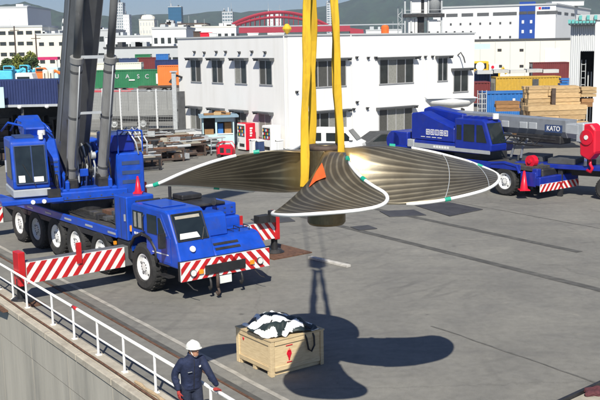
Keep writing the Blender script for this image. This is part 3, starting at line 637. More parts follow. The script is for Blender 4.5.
def vending(name, label, px, py, body, front, kind, h=1.83, w=1.0, d=.75, s=1.0):
    p = gnd(px, py); o = thing(name, label, 'vending machine', (p.x, p.y, 0), BRZ, 'vending machines beside the office building')
    # local: front faces -x (same as office left face); side faces -y
    MB().box(0, d, 0, w, .08, h).build('cabinet', M[body], o, bevel=.02)
    MB().box(.06, d - .06, .06, w - .06, 0, .08).build('plinth', M['black'], o)
    MB().box(-.05, -.002, .03, w - .03, .1, h - .03).build('door', M[front], o, bevel=.01)
    MB().box(-.062, -.052, .1, w - .1, h * .52, h - .15).build('display_window', M['wglass'], o)
    for r_ in range(3):
        for c_ in range(5):
            MB().cyl((-.068, .17 + c_ * (w - .34) / 4, h * .56 + r_ * .22), (-.068, .17 + c_ * (w - .34) / 4, h * .56 + r_ * .22 + .14), .03, n=6).build('drink_can', M[('redv', 'white', 'cblue', 'yelm', 'green')[(c_ + r_ * 2) % 5]], o)
    MB().box(-.066, -.052, .15, w - .3, .3, .5).build('hatch', M['black'], o)
    MB().box(-.066, -.052, w - .25, w - .1, .6, .85).build('coin_panel', M['silver'], o)
    return o, w, d, h
o, w_, d_, h_ = vending('vending_machine', 'red vending machine with white front beside the aqua kiosk', 246.5, 151.5, 'redv', 'white', 0)
T = Matrix.Translation((.42, -.004, 1.2)) @ Matrix.Rotation(R(90), 4, 'X') 
for i, ch in enumerate([.16, .1, .13, .09]):
    MB().box(.3, .3 + ch + .06, -.012, -.002, 1.45 - i * .16, 1.56 - i * .16).build('white_lettering', M['white'], o)
o, *_ = vending('vending_machine', 'white vending machine with a display of drinks between bins and blue machine', 272, 155.0, 'white', 'white', 1)
for i in range(2): MB().box(-.07, -.052, .2 + i * .35, .4 + i * .35, .95, 1.0).build('red_mark', M['redv'], o)
o, *_ = vending('vending_machine', 'dark blue vending machine with white emblem at the office corner', 287, 152.5, 'bluewall', 'white', 2, w=1.15, d=.95)
MB().cyl((.5, -.002, 1.3), (.5, -.014, 1.3), .2, n=18).build('emblem', M['aqua'], o)
MB().box(.28, .72, -.014, -.002, .82, .98).build('white_lettering', M['white'], o)
for i, (px, py, c, lab) in enumerate([(254, 154, 'white', 'white drinks bin left of the white vending machine'), (260, 155, 'dblue', 'dark blue drinks bin next to the white vending machine'), (279, 154.5, 'offwhite', 'pale bin between the white and blue vending machines')]):
    p = gnd(px, py); b = thing('recycling_bin', lab, 'bin', (p.x, p.y, 0), BRZ)
    MB().box(-.22, .22, -.22, .22, 0, .85).build('body', M[c], b, bevel=.03)
    MB().box(-.24, .24, -.24, .24, .86, .96).build('lid', M['white'], b, bevel=.03)
    MB().cyl((-.242, 0, .91), (-.25, 0, .91), .04, n=8).build('hole', M['black'], b)
p = gnd(226, 157); gn = thing('generator', 'small red generator with carrying frame in front of the kiosk', 'generator', (p.x, p.y, 0), R(-10))
MB().prism([(-.48, .15), (.48, .15), (.48, .55), (.3, .78), (-.3, .78), (-.48, .6)], 'y', -.3, .3).build('housing', M['redv'], gn, bevel=.03)
MB().box(-.3, -.05, -.312, -.302, .3, .62).build('vent_panel', M['black'], gn); MB().box(.1, .38, -.312, -.302, .3, .55).build('control_panel', M['dgrey'], gn)
for s_ in (-1, 1):
    t = MB(); t.tube([(-.5, .33 * s_, .08), (-.5, .33 * s_, .75), (-.35, .33 * s_, .95), (.35, .33 * s_, .95), (.5, .33 * s_, .7), (.5, .33 * s_, .08)], .025, 6); t.build('frame', M['redv'], gn, smooth=True)
    MB().cyl((-.35, .3 * s_, .12), (-.35, .4 * s_, .12), .12, n=12).build('wheel', M['rubber'], gn)
p = gnd(214, 155); 
cn = thing('wire_basket', 'tall wire trolley basket in front of the kiosk counter', 'trolley', (p.x + .2, p.y, 0), 0)
t = MB()
for x in (-.35, .35):
    for y in (-.25, .25): t.cyl((x, y, .1), (x, y, 1.1), .02, n=6)
t.build('frame', M['galv'], cn)
for z in (.3, .6, .9): 
    t = MB(); t.tube([(-.35, -.25, z), (.35, -.25, z), (.35, .25, z), (-.35, .25, z)], .014, 5, closed=True); t.build('wire', M['galv'], cn)
for x in (-.35, .35): MB().cyl((x, -.3, .06), (x, -.22, .06), .06, n=10).build('wheel', M['rubber'], cn)

# ------------------------------------------------------------------ wheel helper
def wheel_meshes(r, w, rimm='white', rr=.56, dish=.12):
    ty = MB(Matrix.Rotation(R(90), 4, 'X')); h = w / 2
    ty.lathe([(r * .56, -h * .8), (r * .62, -h), (r * .88, -h), (r * .97, -h * .8), (r, -h * .55), (r, h * .55), (r * .97, h * .8), (r * .88, h), (r * .62, h), (r * .56, h * .8)], 28)
    for k in range(28):
        a = 2 * math.pi * k / 28
        for s_ in (-1, 1): ty.cbox((0, 0, 0), (.05, .07, h * .62), T=Matrix.Rotation(a + .06 * s_, 4, 'Z') @ Matrix.Translation((r * .995, 0, s_ * h * .42)))
    rim = MB(Matrix.Rotation(R(90), 4, 'X'))
    rim.lathe([(r * .57, h * .82), (r * .54, h * .9), (r * .5, h * .75), (r * .44, h * .55), (r * .3, h * .62), (r * .26, h * .75), (r * .14, h * .8), (.001, h * .8)], 24)
    rim.lathe([(r * .57, -h * .82), (r * .54, -h * .9), (r * .5, -h * .75), (r * .44, -h * .5), (.001, -h * .5)], 24)
    hubm = MB(Matrix.Rotation(R(90), 4, 'X'))
    for k in range(10):
        a = 2 * math.pi * k / 10; hubm.cyl((r * .2 * math.cos(a), r * .2 * math.sin(a), h * .7), (r * .2 * math.cos(a), r * .2 * math.sin(a), h * .86), r * .025, n=6)
    for k in range(5):
        a = 2 * math.pi * k / 5 + .3; hubm.cyl((r * .385 * math.cos(a), r * .385 * math.sin(a), h * .5), (r * .385 * math.cos(a), r * .385 * math.sin(a), h * .6), r * .055, n=8)
    return ty, rim, hubm
def add_wheel(parent, loc, r, w, side, rim='white', cache={}):
    key = (r, w, rim)
    flip = 0 if side < 0 else math.pi      # outer face towards -y for side < 0
    if key not in cache:
        ty, ri, hb = wheel_meshes(r, w)
        a = ty.build('wheel', M['rubber'], parent, smooth=False); b = ri.build('rim', M[rim], a, smooth=True); c = hb.build('wheel_nuts', M['dgrey'], a)
        cache[key] = (a, b, c)
    else:
        a0, b0, c0 = cache[key]; a = a0.copy(); b = b0.copy(); c = c0.copy()
        for o_ in (a, b, c): COL.objects.link(o_)
        a.parent = parent; b.parent = a; c.parent = a
    a.location = loc; a.rotation_euler = (0, random.uniform(0, 6), flip) if False else (0, 0, flip)
    return a

def striped_panel(parent, x, y0, y1, z0, z1, n, lean, name='warning_panel', outw=1, both=False):
    """white backing panel across y at x, with sloping red stripes standing 3 mm proud; outw = +1 faces +x"""
    MB().box(x - .02, x + .02, y0, y1, z0, z1).build(name, M['white'], parent)
    p = parent.children if False else None
    W_ = y1 - y0; H_ = z1 - z0; step = W_ / n
    import itertools
    def clip(poly):
        for ax, lim, sg in ((0, y0, 1), (0, y1, -1)):
            out = []
            for i in range(len(poly)):
                a, b = poly[i - 1], poly[i]
                ia = (a[ax] - lim) * sg >= 0; ib = (b[ax] - lim) * sg >= 0
                if ia != ib:
                    t = (lim - a[ax]) / (b[ax] - a[ax]); out.append((lim, a[1] + t * (b[1] - a[1])))
                if ib: out.append(b)
            poly = out
            if len(poly) < 3: return None
        return poly
    for i in range(-3, n + 3):
        u = y0 + step * i
        L_ = lean(u) if callable(lean) else lean
        poly = clip([(u, z0 + .004), (u + step * .5, z0 + .004), (u + step * .5 + L_ * H_, z1 - .004), (u + L_ * H_, z1 - .004)])
        if poly: MB().prism(poly, 'x', x + .02 * outw, x + .026 * outw).build('red_stripe', M['red'], parent)

# ------------------------------------------------------------------ big blue mobile crane
CF = Vector((.615, -.7885)); CO = Vector((-2.11, 26.0))
cr = thing('mobile_crane', 'large blue six-axle mobile crane with raised grey boom and striped outriggers', 'crane', (CO.x, CO.y, 0), math.atan2(CF.y, CF.x))
# carrier, local x forward (bumper at 0), y to its left
for ax in (-2.06, -4.76, -6.57, -8.1, -9.76, -11.3):
    for sd in (-1, 1):
        add_wheel(cr, (ax, sd * 1.28, .69), .69, .46, sd, 'galv' if (ax == -9.76) else 'white')
    MB().cyl((ax, -1.0, .69), (ax, 1.0, .69), .11, n=10).build('axle', M['black'], cr)
MB().box(-13.2, -.7, -.55, .55, .62, 1.28).build('chassis', M['black'], cr, bevel=.03)
MB().box(-13.0, -3.6, -1.42, 1.42, 1.30, 1.50).build('deck', M['deckplate'], cr, bevel=.02)
for sd in (-1, 1):
    MB().box(-13.0, -3.62, sd * 1.47 - .04, sd * 1.47 + .04, 1.3, 1.56).build('deck_edge', M['blue'], cr, bevel=.02)
    # wheel arches
    for x0, x1 in ((-13.0, -10.5), (-10.45, -7.4), (-7.35, -4.0)):
        MB().box(x0, x1, sd * 1.46 - .03, sd * 1.46 + .03, 1.12, 1.28).build('mudguard', M['black'], cr)
for x in (-11.0, -9.6, -6.4, -5.3, -4.5):
    MB().cbox((x, random.uniform(-.6, .6), 1.53), (.7, .5, .06)).build('deck_hatch', M['deckplate'], cr)
for x, y in ((-6.6, .3), (-5.6, -.5), (-4.6, .7), (-5.0, .1)):
    MB().cyl((x, y, 1.5), (x + .3, y, 1.62), .09, n=10).build('deck_pipe', M['black'], cr)
MB().box(-6.9, -4.2, -.32, .32, 1.505, 1.62).build('walkway', M['rust'], cr)
for k in range(3): MB().cyl((-7.0, -.9 + .12 * k, 1.53), (-4.1, -.95 + .16 * k, 1.54), .03, n=6).build('hose', M['rubber'], cr)
# cab
cabp = [(-2.75, 1.0), (-2.75, 1.72), (-2.72, 2.42), (-2.6, 2.5), (-.78, 2.5), (-.62, 2.44), (-.22, 1.66), (-.06, 1.2), (-.06, .95), (-1.2, .95), (-1.25, 1.35), (-1.6, 1.62), (-2.1, 1.68), (-2.6, 1.5), (-2.75, 1.3)]
cab = MB().prism(cabp, 'y', -1.46, -.3).build('cab', M['blue'], cr, bevel=.05, seg=2)
def quadp(mb, pts, th, nrm):
    nrm = Vector(nrm).normalized() * th; a = [Vector(p) for p in pts]; n = len(a)
    mb.add([*a, *[p + nrm for p in a]], [tuple(range(n - 1, -1, -1)), tuple(range(n, 2 * n))] + [(i, (i + 1) % n, n + (i + 1) % n, n + i) for i in range(n)])
    return mb
wsn = (.89, 0, .456)
def wpt(s_, y): # along windscreen slope, s from top 0 to bottom 1
    return Vector((-.62 + .40 * s_, y, 2.44 - .78 * s_))
off = Vector(wsn).normalized() * .004
ws = quadp(MB(), [wpt(.1, -1.34) + off, wpt(.1, -.42) + off, wpt(.93, -.42) + off, wpt(.93, -1.34) + off], .012, wsn).build('windscreen', M['glass'], cab, bevel=.0)
fr = MB()
for a, b in (((.07, -1.37), (.07, -.39)), ((.96, -1.37), (.96, -.39)), ((.07, -1.37), (.96, -1.37)), ((.07, -.39), (.96, -.39))):
    fr.cyl(wpt(*a) + off * 2, wpt(*b) + off * 2, .022, n=6)
fr.build('windscreen_seal', M['black'], cab)
quadp(MB(), [wpt(.14, -1.28) + off * 5, wpt(.14, -.5) + off * 5, wpt(.24, -.5) + off * 5, wpt(.24, -1.28) + off * 5], .005, wsn).build('sun_visor', M['paleb'], cab)
quadp(MB(), [wpt(.72, -1.26) + off * 5, wpt(.72, -.72) + off * 5, wpt(.9, -.66) + off * 5, wpt(.9, -1.3) + off * 5], .006, wsn).build('dashboard_papers', M['white'], cab)
MB().cyl(wpt(1.0, -.62) + off * 6, wpt(.6, -.45) + off * 7, .014, n=6).build('wiper', M['black'], cab)
# side glass: rear pane, door pane, quarter pane
def sidep(name, pts, m, par, th=.012, y=-1.462):
    return quadp(MB(), [(x, y, z) for x, z in pts], th, (0, -1, 0)).build(name, m, par)
g1 = sidep('side_window', [(-2.6, 1.78), (-2.6, 2.3), (-1.98, 2.3), (-1.98, 1.78)], M['glass'], cab)
sidep('curtain', [(-2.5, 1.83), (-2.5, 2.26), (-2.38, 2.26), (-2.38, 1.83)], M['curtain'], cab, y=-1.476); sidep('curtain', [(-2.25, 1.83), (-2.25, 2.26), (-2.08, 2.26), (-2.08, 1.83)], M['curtain'], cab, y=-1.476)
sidep('door', [(-1.82, 1.05), (-1.82, 2.38), (-.95, 2.38), (-.5, 1.75), (-.5, 1.05), (-1.16, 1.05), (-1.4, 1.2)], M['blue'], cab, th=.012)
sidep('side_window', [(-1.74, 1.76), (-1.74, 2.3), (-1.2, 2.3), (-1.2, 1.76)], M['glass'], cab, y=-1.475)
sidep('side_window', [(-1.12, 1.8), (-1.12, 2.26), (-1.0, 2.26), (-.68, 1.8)], M['glass'], cab, y=-1.475)
sidep('door_handle', [(-1.7, 1.55), (-1.7, 1.6), (-1.5, 1.6), (-1.5, 1.55)], M['black'], cab, th=.03, y=-1.476)
for k in range(5): sidep('white_lettering', [(-2.55 + k * .13, 1.60), (-2.55 + k * .13, 1.67), (-2.46 + k * .13, 1.67), (-2.46 + k * .13, 1.60)], M['white'], cab, th=.004, y=-1.463)
sidep('white_stripe', [(-1.5, 1.24), (-1.5, 1.27), (-.6, 1.29), (-.6, 1.26)], M['white'], cab, th=.004, y=-1.476)
MB().cyl((-.06, -1.05, 1.42), (-.09, -1.05, 1.415), .0, n=6) if False else None
MB().cyl((-.125, -1.0, 1.46), (-.09, -1.0, 1.475), .085, n=16).build('round_emblem', M['white'], cab)
mr = MB(); mr.tube([(-.75, -1.46, 1.75), (-.6, -1.62, 1.8), (-.55, -1.68, 1.9)], .018, 6).cbox((-.55, -1.7, 1.72), (.1, .2, .42)); mr.build('mirror', M['black'], cab, bevel=.02)
MB().tube([(-1.28, -1.47, .95), (-1.32, -1.47, 1.33), (-1.62, -1.47, 1.6), (-2.08, -1.47, 1.68), (-2.56, -1.47, 1.5), (-2.8, -1.47, 1.2)], .05, 6).build('arch_trim', M['black'], cr, smooth=True)
MB().box(-3.7, -2.8, -1.46, -.9, .75, 1.3).build('fuel_tank', M['black'], cr, bevel=.05)
# front panel below cab and hood
MB().prism([(-.06, .95), (-.06, 1.2), (-.42, 1.58), (-.55, 1.62), (-1.3, 1.66), (-1.3, .95)], 'y', -.297, 1.46).build('hood', M['blue'], cr, bevel=.04)
hn = Vector((.38, 0, .36)).normalized()
for k in range(2):
    a = Vector((-.31 + .11 * k, 0, 1.475 - .117 * k))
    quadp(MB(), [a + Vector((0, -.22, 0)) + hn * .003, a + Vector((0, .62, 0)) + hn * .003, a + Vector((.055, .62, -.058)) + hn * .003, a + Vector((.055, -.22, -.058)) + hn * .003], .006, hn).build('grille_slot', M['black'], cr)
MB().prism([(-.52, 1.625), (-.6, 2.2), (-.72, 2.26), (-1.3, 2.26), (-1.3, 1.67)], 'y', -.297, .45).build('radiator_cover', M['blue'], cr, bevel=.03)
MB().box(-3.4, -1.34, -.25, 1.45, 1.45, 1.95).build('engine_cover', M['blue'], cr, bevel=.04)
MB().box(-2.6, -1.5, .35, 1.42, 1.955, 2.32).build('engine_box', M['blue'], cr, bevel=.03)
for x in (-2.3, -2.0, -1.7):
    for z in (1.6, 1.85, 2.1): pass
for k in range(4):
    for j in range(2): MB().cbox((-1.49, .5 + .25 * k, 2.06 + .14 * j), (.012, .07, .04)).build('louvre', M['dblue'], cr)
MB().box(-3.3, -1.45, -.12, 1.0, 2.325, 2.40).build('boom_rest', M['black'], cr, bevel=.02)
MB().box(-3.0, -2.4, .1, .8, 2.405, 2.56).build('boom_rest', M['black'], cr, bevel=.03)
MB().cyl((-2.6, -.2, 1.9), (-2.6, -.2, 2.85), .05, n=10).build('exhaust_stack', M['black'], cr)
MB().cyl((-1.9, .9, 2.4), (-1.3, .5, 2.42), .07, n=10).build('hook_roller', M['black'], cr)
# upright box behind the cab
MB().box(-3.75, -2.95, -1.47, -.55, 1.305, 2.62).build('side_box', M['blue'], cr, bevel=.03)
MB().box(-2.93, -2.8, -1.2, -.4, 1.4, 2.5).build('air_intake', M['black'], cr, bevel=.02)
MB().cyl((-2.86, -1.36, 1.62), (-2.86, -1.36, 1.78), .08, n=10).build('marker_lamp', M['amber'], cr)
MB().box(-3.85, -3.78, -1.5, -1.42, 1.08, 1.18).build('reflector', M['amber'], cr)
# bumper
bp = MB().box(-.14, .0, -1.48, 1.48, .62, 1.18).build('bumper', M['black'], cr, bevel=.02)
striped_panel(bp, .022, -1.48, 1.48, .63, 1.17, 9, lambda u: -.9 if u > 0.05 else .9)
MB().box(.05, .075, -.72, .62, .72, .98).build('tow_recess', M['black'], bp)
for y in (-1.12, 1.12):
    h = MB().cyl((.05, y, .84), (.1, y, .84), .10, n=18).build('headlight', M['dgrey'], cr); MB().cyl((.1, y, .84), (.11, y, .84), .085, n=18).build('lens', M['lens'], h)
    h2 = MB().box(.05, .09, y - (.33 if y > 0 else -.2), y - (.2 if y > 0 else -.33), .78, .9).build('indicator', M['amber'], cr)
MB().box(-.02, .02, -.25, .17, .38, .6).build('number_plate', M['plateg'], cr)
for y in (-.55, .5):
    MB().tube([(.0, y, .62), (.06, y, .5), (.08, y, .36), (.02, y, .28), (-.05, y, .34)], .035, 8).build('tow_hook', M['black'], cr, smooth=True)
hk = MB(); hk.tube([(.1, -.35, .7), (.12, -.36, .5), (.12, -.36, .32)], .05, 8).tube([(.12, -.36, .32), (.2, -.36, .2), (.12, -.36, .1), (.03, -.36, .18)], .035, 8); hk.build('crane_hook', M['brown'], cr, smooth=True)
for y in (-1.3, .95):
    MB().tube([(-.02, y, .62), (.12, y + .15, .4), (.25, y + .2, .38)], .016, 6).build('wire_marker', M['black'], cr)
# outriggers
for sd, x0 in ((-1, -3.0), (1, -3.3), (-1, -12.6), (1, -12.6)):
    yo = (4.62 if sd < 0 else 4.15) if x0 > -5 else 4.3
    bm = MB().box(x0 - .34, x0, min(sd * .9, sd * yo), max(sd * .9, sd * yo), .55, 1.16).build('outrigger_beam', M['gun'], cr, bevel=.02)
    if sd < 0: striped_panel(bm, x0 + .022, -yo + .02, -1.6, .56, 1.15, 9, .75)
    else: striped_panel(bm, x0 + .022, 1.6, yo - .02, .56, 1.15, 9, -.75)
    MB().box(x0 - .36, x0 + .045, sd * (yo + .1) - .10, sd * (yo + .1) + .10, .5, 1.46).build('outrigger_head', M['red'], cr, bevel=.02)
    mbx = MB().box(x0 + .03, x0 + .1, sd * yo * .66 - .07, sd * yo * .66 + .07, .9, 1.5).build('locking_bracket', M['red'], cr)
    MB().cyl((x0 - .17, sd * (yo + .1), .14), (x0 - .17, sd * (yo + .1), .7), .11, n=12).build('jack_leg', M['black'], cr)
    MB().cyl((x0 - .17, sd * (yo + .1), .05), (x0 - .17, sd * (yo + .1), .15), .34, .22, n=16).build('jack_pad', M['black'], cr)
MB().cbox((-3.47, 4.85, .02), (1.6, 1.7, .04)).build('support_plate', M['rust'], cr) if False else None
o = MB().cbox((0, 0, .02), (1.7, 1.6, .036)).build('support_plate', M['rust'])
mw = cr.matrix_basis.copy() if False else Matrix.Translation((CO.x, CO.y, 0)) @ Matrix.Rotation(math.atan2(CF.y, CF.x), 4, 'Z')
o.matrix_world = mw @ Matrix.Translation((-3.47, 4.4, 0)); tag(o, 'rusty steel spreader plate under the jack of the outrigger right of the cab', 'plate')
o = MB().cbox((0, 0, .02), (1.3, 1.2, .036)).build('support_plate', M['rust']); o.matrix_world = mw @ Matrix.Translation((-3.17, -4.9, 0)); tag(o, 'rusty steel spreader plate under the jack of the outrigger near railing', 'plate')
jw = MB(); jw.cyl((-3.1, 3.9, 1.17), (-3.1, 3.9, 1.55), .13, n=10).cbox((-3.2, 3.6, 1.3), (.3, .5, .24)); jw.build('jack_motor', M['black'], cr)

# upper works (u forward, s across, in the crane's own frame)
UF = Vector((.41, -.912, 0)); US = Vector((.912, .41, 0)); UC = Vector((-7.6, 32.8, 0))
UW = Matrix(((UF.x, US.x, 0, UC.x), (UF.y, US.y, 0, UC.y), (0, 0, 1, 0), (0, 0, 0, 1)))
UM = mw.inverted() @ UW
def U(): return MB(UM)
U().cyl((0, 0, 1.5), (0, 0, 1.85), 1.1, n=28).build('slewing_ring', M['black'], cr)
U().box(-3.3, 1.35, -1.3, 1.3, 1.86, 2.2).build('superstructure', M['blue'], cr, bevel=.04)
for s_ in (-1, 1):
    mbp = U(); mbp.prism([(1.3, 2.2), (1.3, 2.55), (.2, 2.9), (-1.2, 3.6), (-2.2, 3.5), (-3.0, 2.9), (-3.0, 2.2)], 'y', s_ * .72 - .07, s_ * .72 + .07); mbp.build('side_frame', M['blue'], cr, bevel=.03)
for s_ in (-.53, .53):
    U().box(.6, 1.2, s_ - .2, s_ + .2, 2.2, 2.62).build('cylinder_bracket', M['black'], cr, bevel=.05)
# operator's cab, in its own place to the photo-left of the superstructure
MB(UM).box(.0, 1.85, -2.55, -1.36, 2.22, 2.48).build('cab_base', M['silver'], cr, bevel=.03)
oc = U().prism([(0.05, 2.485), (1.84, 2.485), (1.86, 2.75), (1.62, 4.0), (1.5, 4.08), (0.05, 4.08)], 'y', -2.53, -1.38).build('operator_cab', M['blue'], cr, bevel=.06, seg=2)
nf = UM.to_3x3() @ Vector((1.25, 0, .24)).normalized()
def ocf(u0, u1, z0, z1, th, m, nm, lift=.006):
    def X(z): return 1.86 - (z - 2.75) * .192 + lift
    b_ = U(); a = [(X(z0), u0, z0), (X(z0), u1, z0), (X(z1), u1, z1), (X(z1), u0, z1)]
    return quadp(b_, a, th, (1.25, 0, .24)).build(nm, m, oc)
ocf(-2.42, -1.48, 2.68, 3.86, .012, M['glass'], 'windscreen')
fr = U()
def ocp(u, z, l=.02): return (1.86 - (z - 2.75) * .192 + l, u, z)
for a, b in (((-2.43, 2.67), (-1.47, 2.67)), ((-2.43, 3.87), (-1.47, 3.87)), ((-2.43, 2.67), (-2.43, 3.87)), ((-1.47, 2.67), (-1.47, 3.87)), ((-1.9, 2.68), (-1.9, 3.87))): fr.cyl(ocp(*a), ocp(*b), .022, n=6)
fr.build('windscreen_frame', M['dblue'], oc)
ocf(-2.36, -2.16, 2.72, 2.94, .008, M['white'], 'paper', .03); ocf(-1.88, -1.58, 2.72, 2.88, .008, M['white'], 'paper', .03)
fr = U(); fr.cyl(ocp(-2.2, 3.3, .03), ocp(-1.85, 2.6, .03), .016, n=6); fr.build('wiper', M['black'], oc)
quadp(U(), [(.5, -2.532, 2.8), (.5, -2.532, 3.8), (1.5, -2.532, 3.8), (1.65, -2.532, 2.8)], .012, (0, -1, 0)).build('side_window', M['glass'], oc)
U().box(.3, .36, -2.57, -2.53, 2.9, 3.3).build('door_handle', M['silver'], oc)
U().box(.3, 1.2, -2.3, -1.7, 4.085, 4.14).build('roof_hatch', M['dblue'], oc)
U().cyl((1.6, -1.55, 4.06), (1.6, -1.55, 4.25), .07, n=8).build('work_lamp', M['lens'], oc)
fl = U(); fl.box(1.2, 2.1, -2.95, -1.0, 2.02, 2.18); fl.build('step_platform', M['blue'], cr, bevel=.03)
for s_ in (-2.0, -1.65): U().cyl((2.1, s_, 2.1), (2.15, s_, 2.1), .07, n=10).build('step_lamp', M['lens'], cr)
U().box(1.9, 2.08, -1.5, -1.1, 2.185, 2.45).build('hose_reel', M['black'], cr)
# hydraulic clutter and covers
U().prism([(-1.4, 2.2), (.9, 2.2), (.9, 3.3), (.3, 3.9), (-.8, 4.3), (-1.4, 4.2)], 'y', -1.3, -.86).build('side_cover', M['blue'], cr, bevel=.05)
for k in range(3): U().tube([(.92, -1.25 + .12 * k, 3.4 - .3 * k), (1.02, -1.2 + .1 * k, 3.0 - .25 * k), (.98, -1.1 + .05 * k, 2.5 - .1 * k), (1.1, -.95, 2.25)], .035, 6).build('hose', M['black'], cr, smooth=True)
U().prism([(-.4, 3.95), (.3, 3.95), (.6, 4.35), (-.8, 4.7), (-1.3, 4.5)], 'y', -1.9, -1.2).build('winch_cover', M['blue'], cr, bevel=.05)
for k in range(4): U().tube([(-.6, -2.5 + .3 * k, 4.2), (-.3, -2.3 + .3 * k, 4.5 + .1 * (k % 2)), (.1, -1.9 + .25 * k, 4.4), (.4, -1.6 + .2 * k, 4.15)], .04, 6).build('guard_rail', M['blue'], cr, smooth=True)
U().cyl((.5, -1.35, 4.1), (.5, -1.35, 4.26), .13, n=10).build('work_lamp', M['white'], cr)
# right-hand stepped box
rb = U().box(-.6, 1.0, 1.02, 1.98, 1.95, 3.35).build('valve_box', M['blue'], cr, bevel=.04)
for z in (2.3, 2.62, 2.95): U().box(1.004, 1.012, 1.2, 1.82, z, z + .13).build('step_slot', M['dblue'], rb)
U().box(-1.4, .6, .9, 1.8, 3.36, 3.95).build('winch_housing', M['blue2'], cr, bevel=.05)
hr = U()
for (a, b) in (((1.0, 1.1, 3.35), (1.0, 1.1, 4.15)), ((1.0, 1.95, 3.35), (1.0, 1.95, 4.1)), ((-.4, 1.97, 3.35), (-.4, 1.97, 4.1)), ((1.0, 1.1, 4.15), (1.0, 1.95, 4.1)), ((1.0, 1.95, 4.1), (-.4, 1.97, 4.1))): hr.cyl(a, b, .025, n=6)
hr.build('handrail', M['blue'], cr)
hr = U()
for k in range(3): hr.tube([(.4, 1.3 + .2 * k, 3.9), (.7, 1.5 + .2 * k, 4.2), (.9, 1.75 + .2 * k, 3.7), (1.02, 1.8 + .15 * k, 3.3)], .03, 6)
hr.build('hose', M['silver'], cr, smooth=True)
U().box(.6, 1.3, -.9, .95, 1.96, 2.3).build('front_crossmember', M['blue'], cr, bevel=.03)
for k in range(7):
    s_ = -.3 + .1 * k; U().tube([(.7, s_, 2.3), (1.05, s_ + .08 * math.sin(k), 3.0 + .1 * (k % 3)), (.6, s_ * .8, 3.6), (.3, s_ * .6, 3.7)], .035, 6).build('hydraulic_hose', M['black' if k % 3 else 'silver'], cr, smooth=True)
U().cyl((.8, -.22, 2.9), (.8, .22, 2.9), .16, n=12).build('hose_drum', M['dgrey'], cr)
U().cyl((.95, .18, 3.35), (.95, .32, 3.35), .12, n=12).build('valve', M['silver'], cr)
U().box(-4.2, -3.32, -1.4, 1.4, 1.75, 3.5).build('counterweight', M['blue'], cr, bevel=.06)
# boom
LS = .68; bd = Vector((LS, 0, 1)).normalized(); bn = Vector((1, 0, -LS)).normalized()    # along, and towards the underside
PV = Vector((-1.54, .0, 2.95))
def boom(l0, l1, w, dfront, dback, nm, m):
    """box section with a narrowed, chamfered underside"""
    def ring(l, k=1): 
        c = PV + bd * l; pr = [(-w, -dback), (w, -dback), (w, dfront * .35), (w * .78, dfront * .78), (w * .35, dfront), (-w * .35, dfront), (-w * .78, dfront * .78), (-w, dfront * .35)]
        return [c + bn * (b * k) + Vector((0, a * k, 0)) for a, b in pr]
    b_ = U(); b_.loft([ring(l0), ring(l1)]); return b_.build(nm, m, cr, bevel=.015)
boom(-.6, 13.0, .50, .80, .62, 'boom_section', M['gun'])
boom(12.8, 25, .41, .70, .55, 'boom_section', M['gun']); boom(24.8, 34, .36, .60, .48, 'boom_section', M['gun']); boom(33.8, 35.6, .31, .52, .42, 'boom_section', M['gun'])
for l in (13.0, 25, 34): boom(l - .25, l + .02, .56 - (l - 13) * .006, .86 - (l - 13) * .008, .68 - (l - 13) * .006, 'boom_collar', M['gun'])
for s_ in (-1, 1):
    c0 = PV + bd * 1.0; c1 = PV + bd * 12.7
    b_ = U(); x = s_ * .512
    b_.add([c0 + bn * .05 + Vector((0, x, 0)), c0 + bn * .14 + Vector((0, x, 0)), c1 + bn * .14 + Vector((0, x, 0)), c1 + bn * .05 + Vector((0, x, 0)), c0 + bn * .05 + Vector((0, x * 1.05, 0)), c0 + bn * .14 + Vector((0, x * 1.05, 0)), c1 + bn * .14 + Vector((0, x * 1.05, 0)), c1 + bn * .05 + Vector((0, x * 1.05, 0))], [(0, 1, 2, 3), (7, 6, 5, 4), (0, 4, 5, 1), (3, 2, 6, 7), (1, 5, 6, 2), (0, 3, 7, 4)]); b_.build('boom_rib', M['gun2'], cr)
# fittings up the back edge of the boom
for k in range(16):
    c = PV + bd * (1.2 + k * .62) + bn * -.68 + Vector((0, -.36, 0))
    U().cbox(c, (.16, .14, .16)).build('cable_guide', M['dgrey'], cr)
cb = U(); cb.tube([PV + bd * (1 + k) + bn * (-.8 - .05 * (k % 2)) + Vector((0, -.42, 0)) for k in range(12)], .045, 6); cb.build('cable', M['black'], cr, smooth=True)
cb = U(); cb.tube([PV + bd * (6.2 + k * .5) + bn * -.9 + Vector((0, -.3, 0)) for k in range(8)], .09, 8); cb.build('guide_pole', M['blue2'], cr, smooth=True)
for l in (5.2, 6.2): U().lathe([(.01, -.14), (.12, -.1), (.15, 0), (.12, .1), (.01, .14)], 12, T=Matrix.Translation(PV + bd * l + bn * -1.0 + Vector((0, -.32, 0)))).build('wind_gauge', M['white'], cr, smooth=True)
# lift cylinders
for s_ in (-.53, .53):
    p0 = Vector((.9, s_, 2.5)); dd = Vector((.41, .02, 1)).normalized(); p1 = p0 + dd * 4.45
    b_ = U(); b_.cyl(p0, p1, .185, n=20).cyl(p1 - dd * .12, p1 + dd * .06, .215, n=20); b_.build('lift_cylinder', M['barrel'], cr, smooth=False)
    for f in cr.children: pass
    U().cyl(p1, p0 + dd * 7.6, .125, n=16).build('cylinder_rod', M['gun'], cr, smooth=True)
    U().box(p0.x - .16, p0.x + .22, s_ - .19, s_ + .19, 2.25, 2.75).build('cylinder_foot', M['black'], cr, bevel=.04)
tp = Vector((.9, 0, 2.5)) + Vector((.41, 0.02, 1)).normalized() * 4.5
U().box(tp.x - .03, tp.x + .07, -.36, .40, tp.z - .05, tp.z + .05).build('cross_bar', M['silver'], cr)
tq = Vector((.9, 0, 2.5)) + Vector((.41, 0.02, 1)).normalized() * 2.1
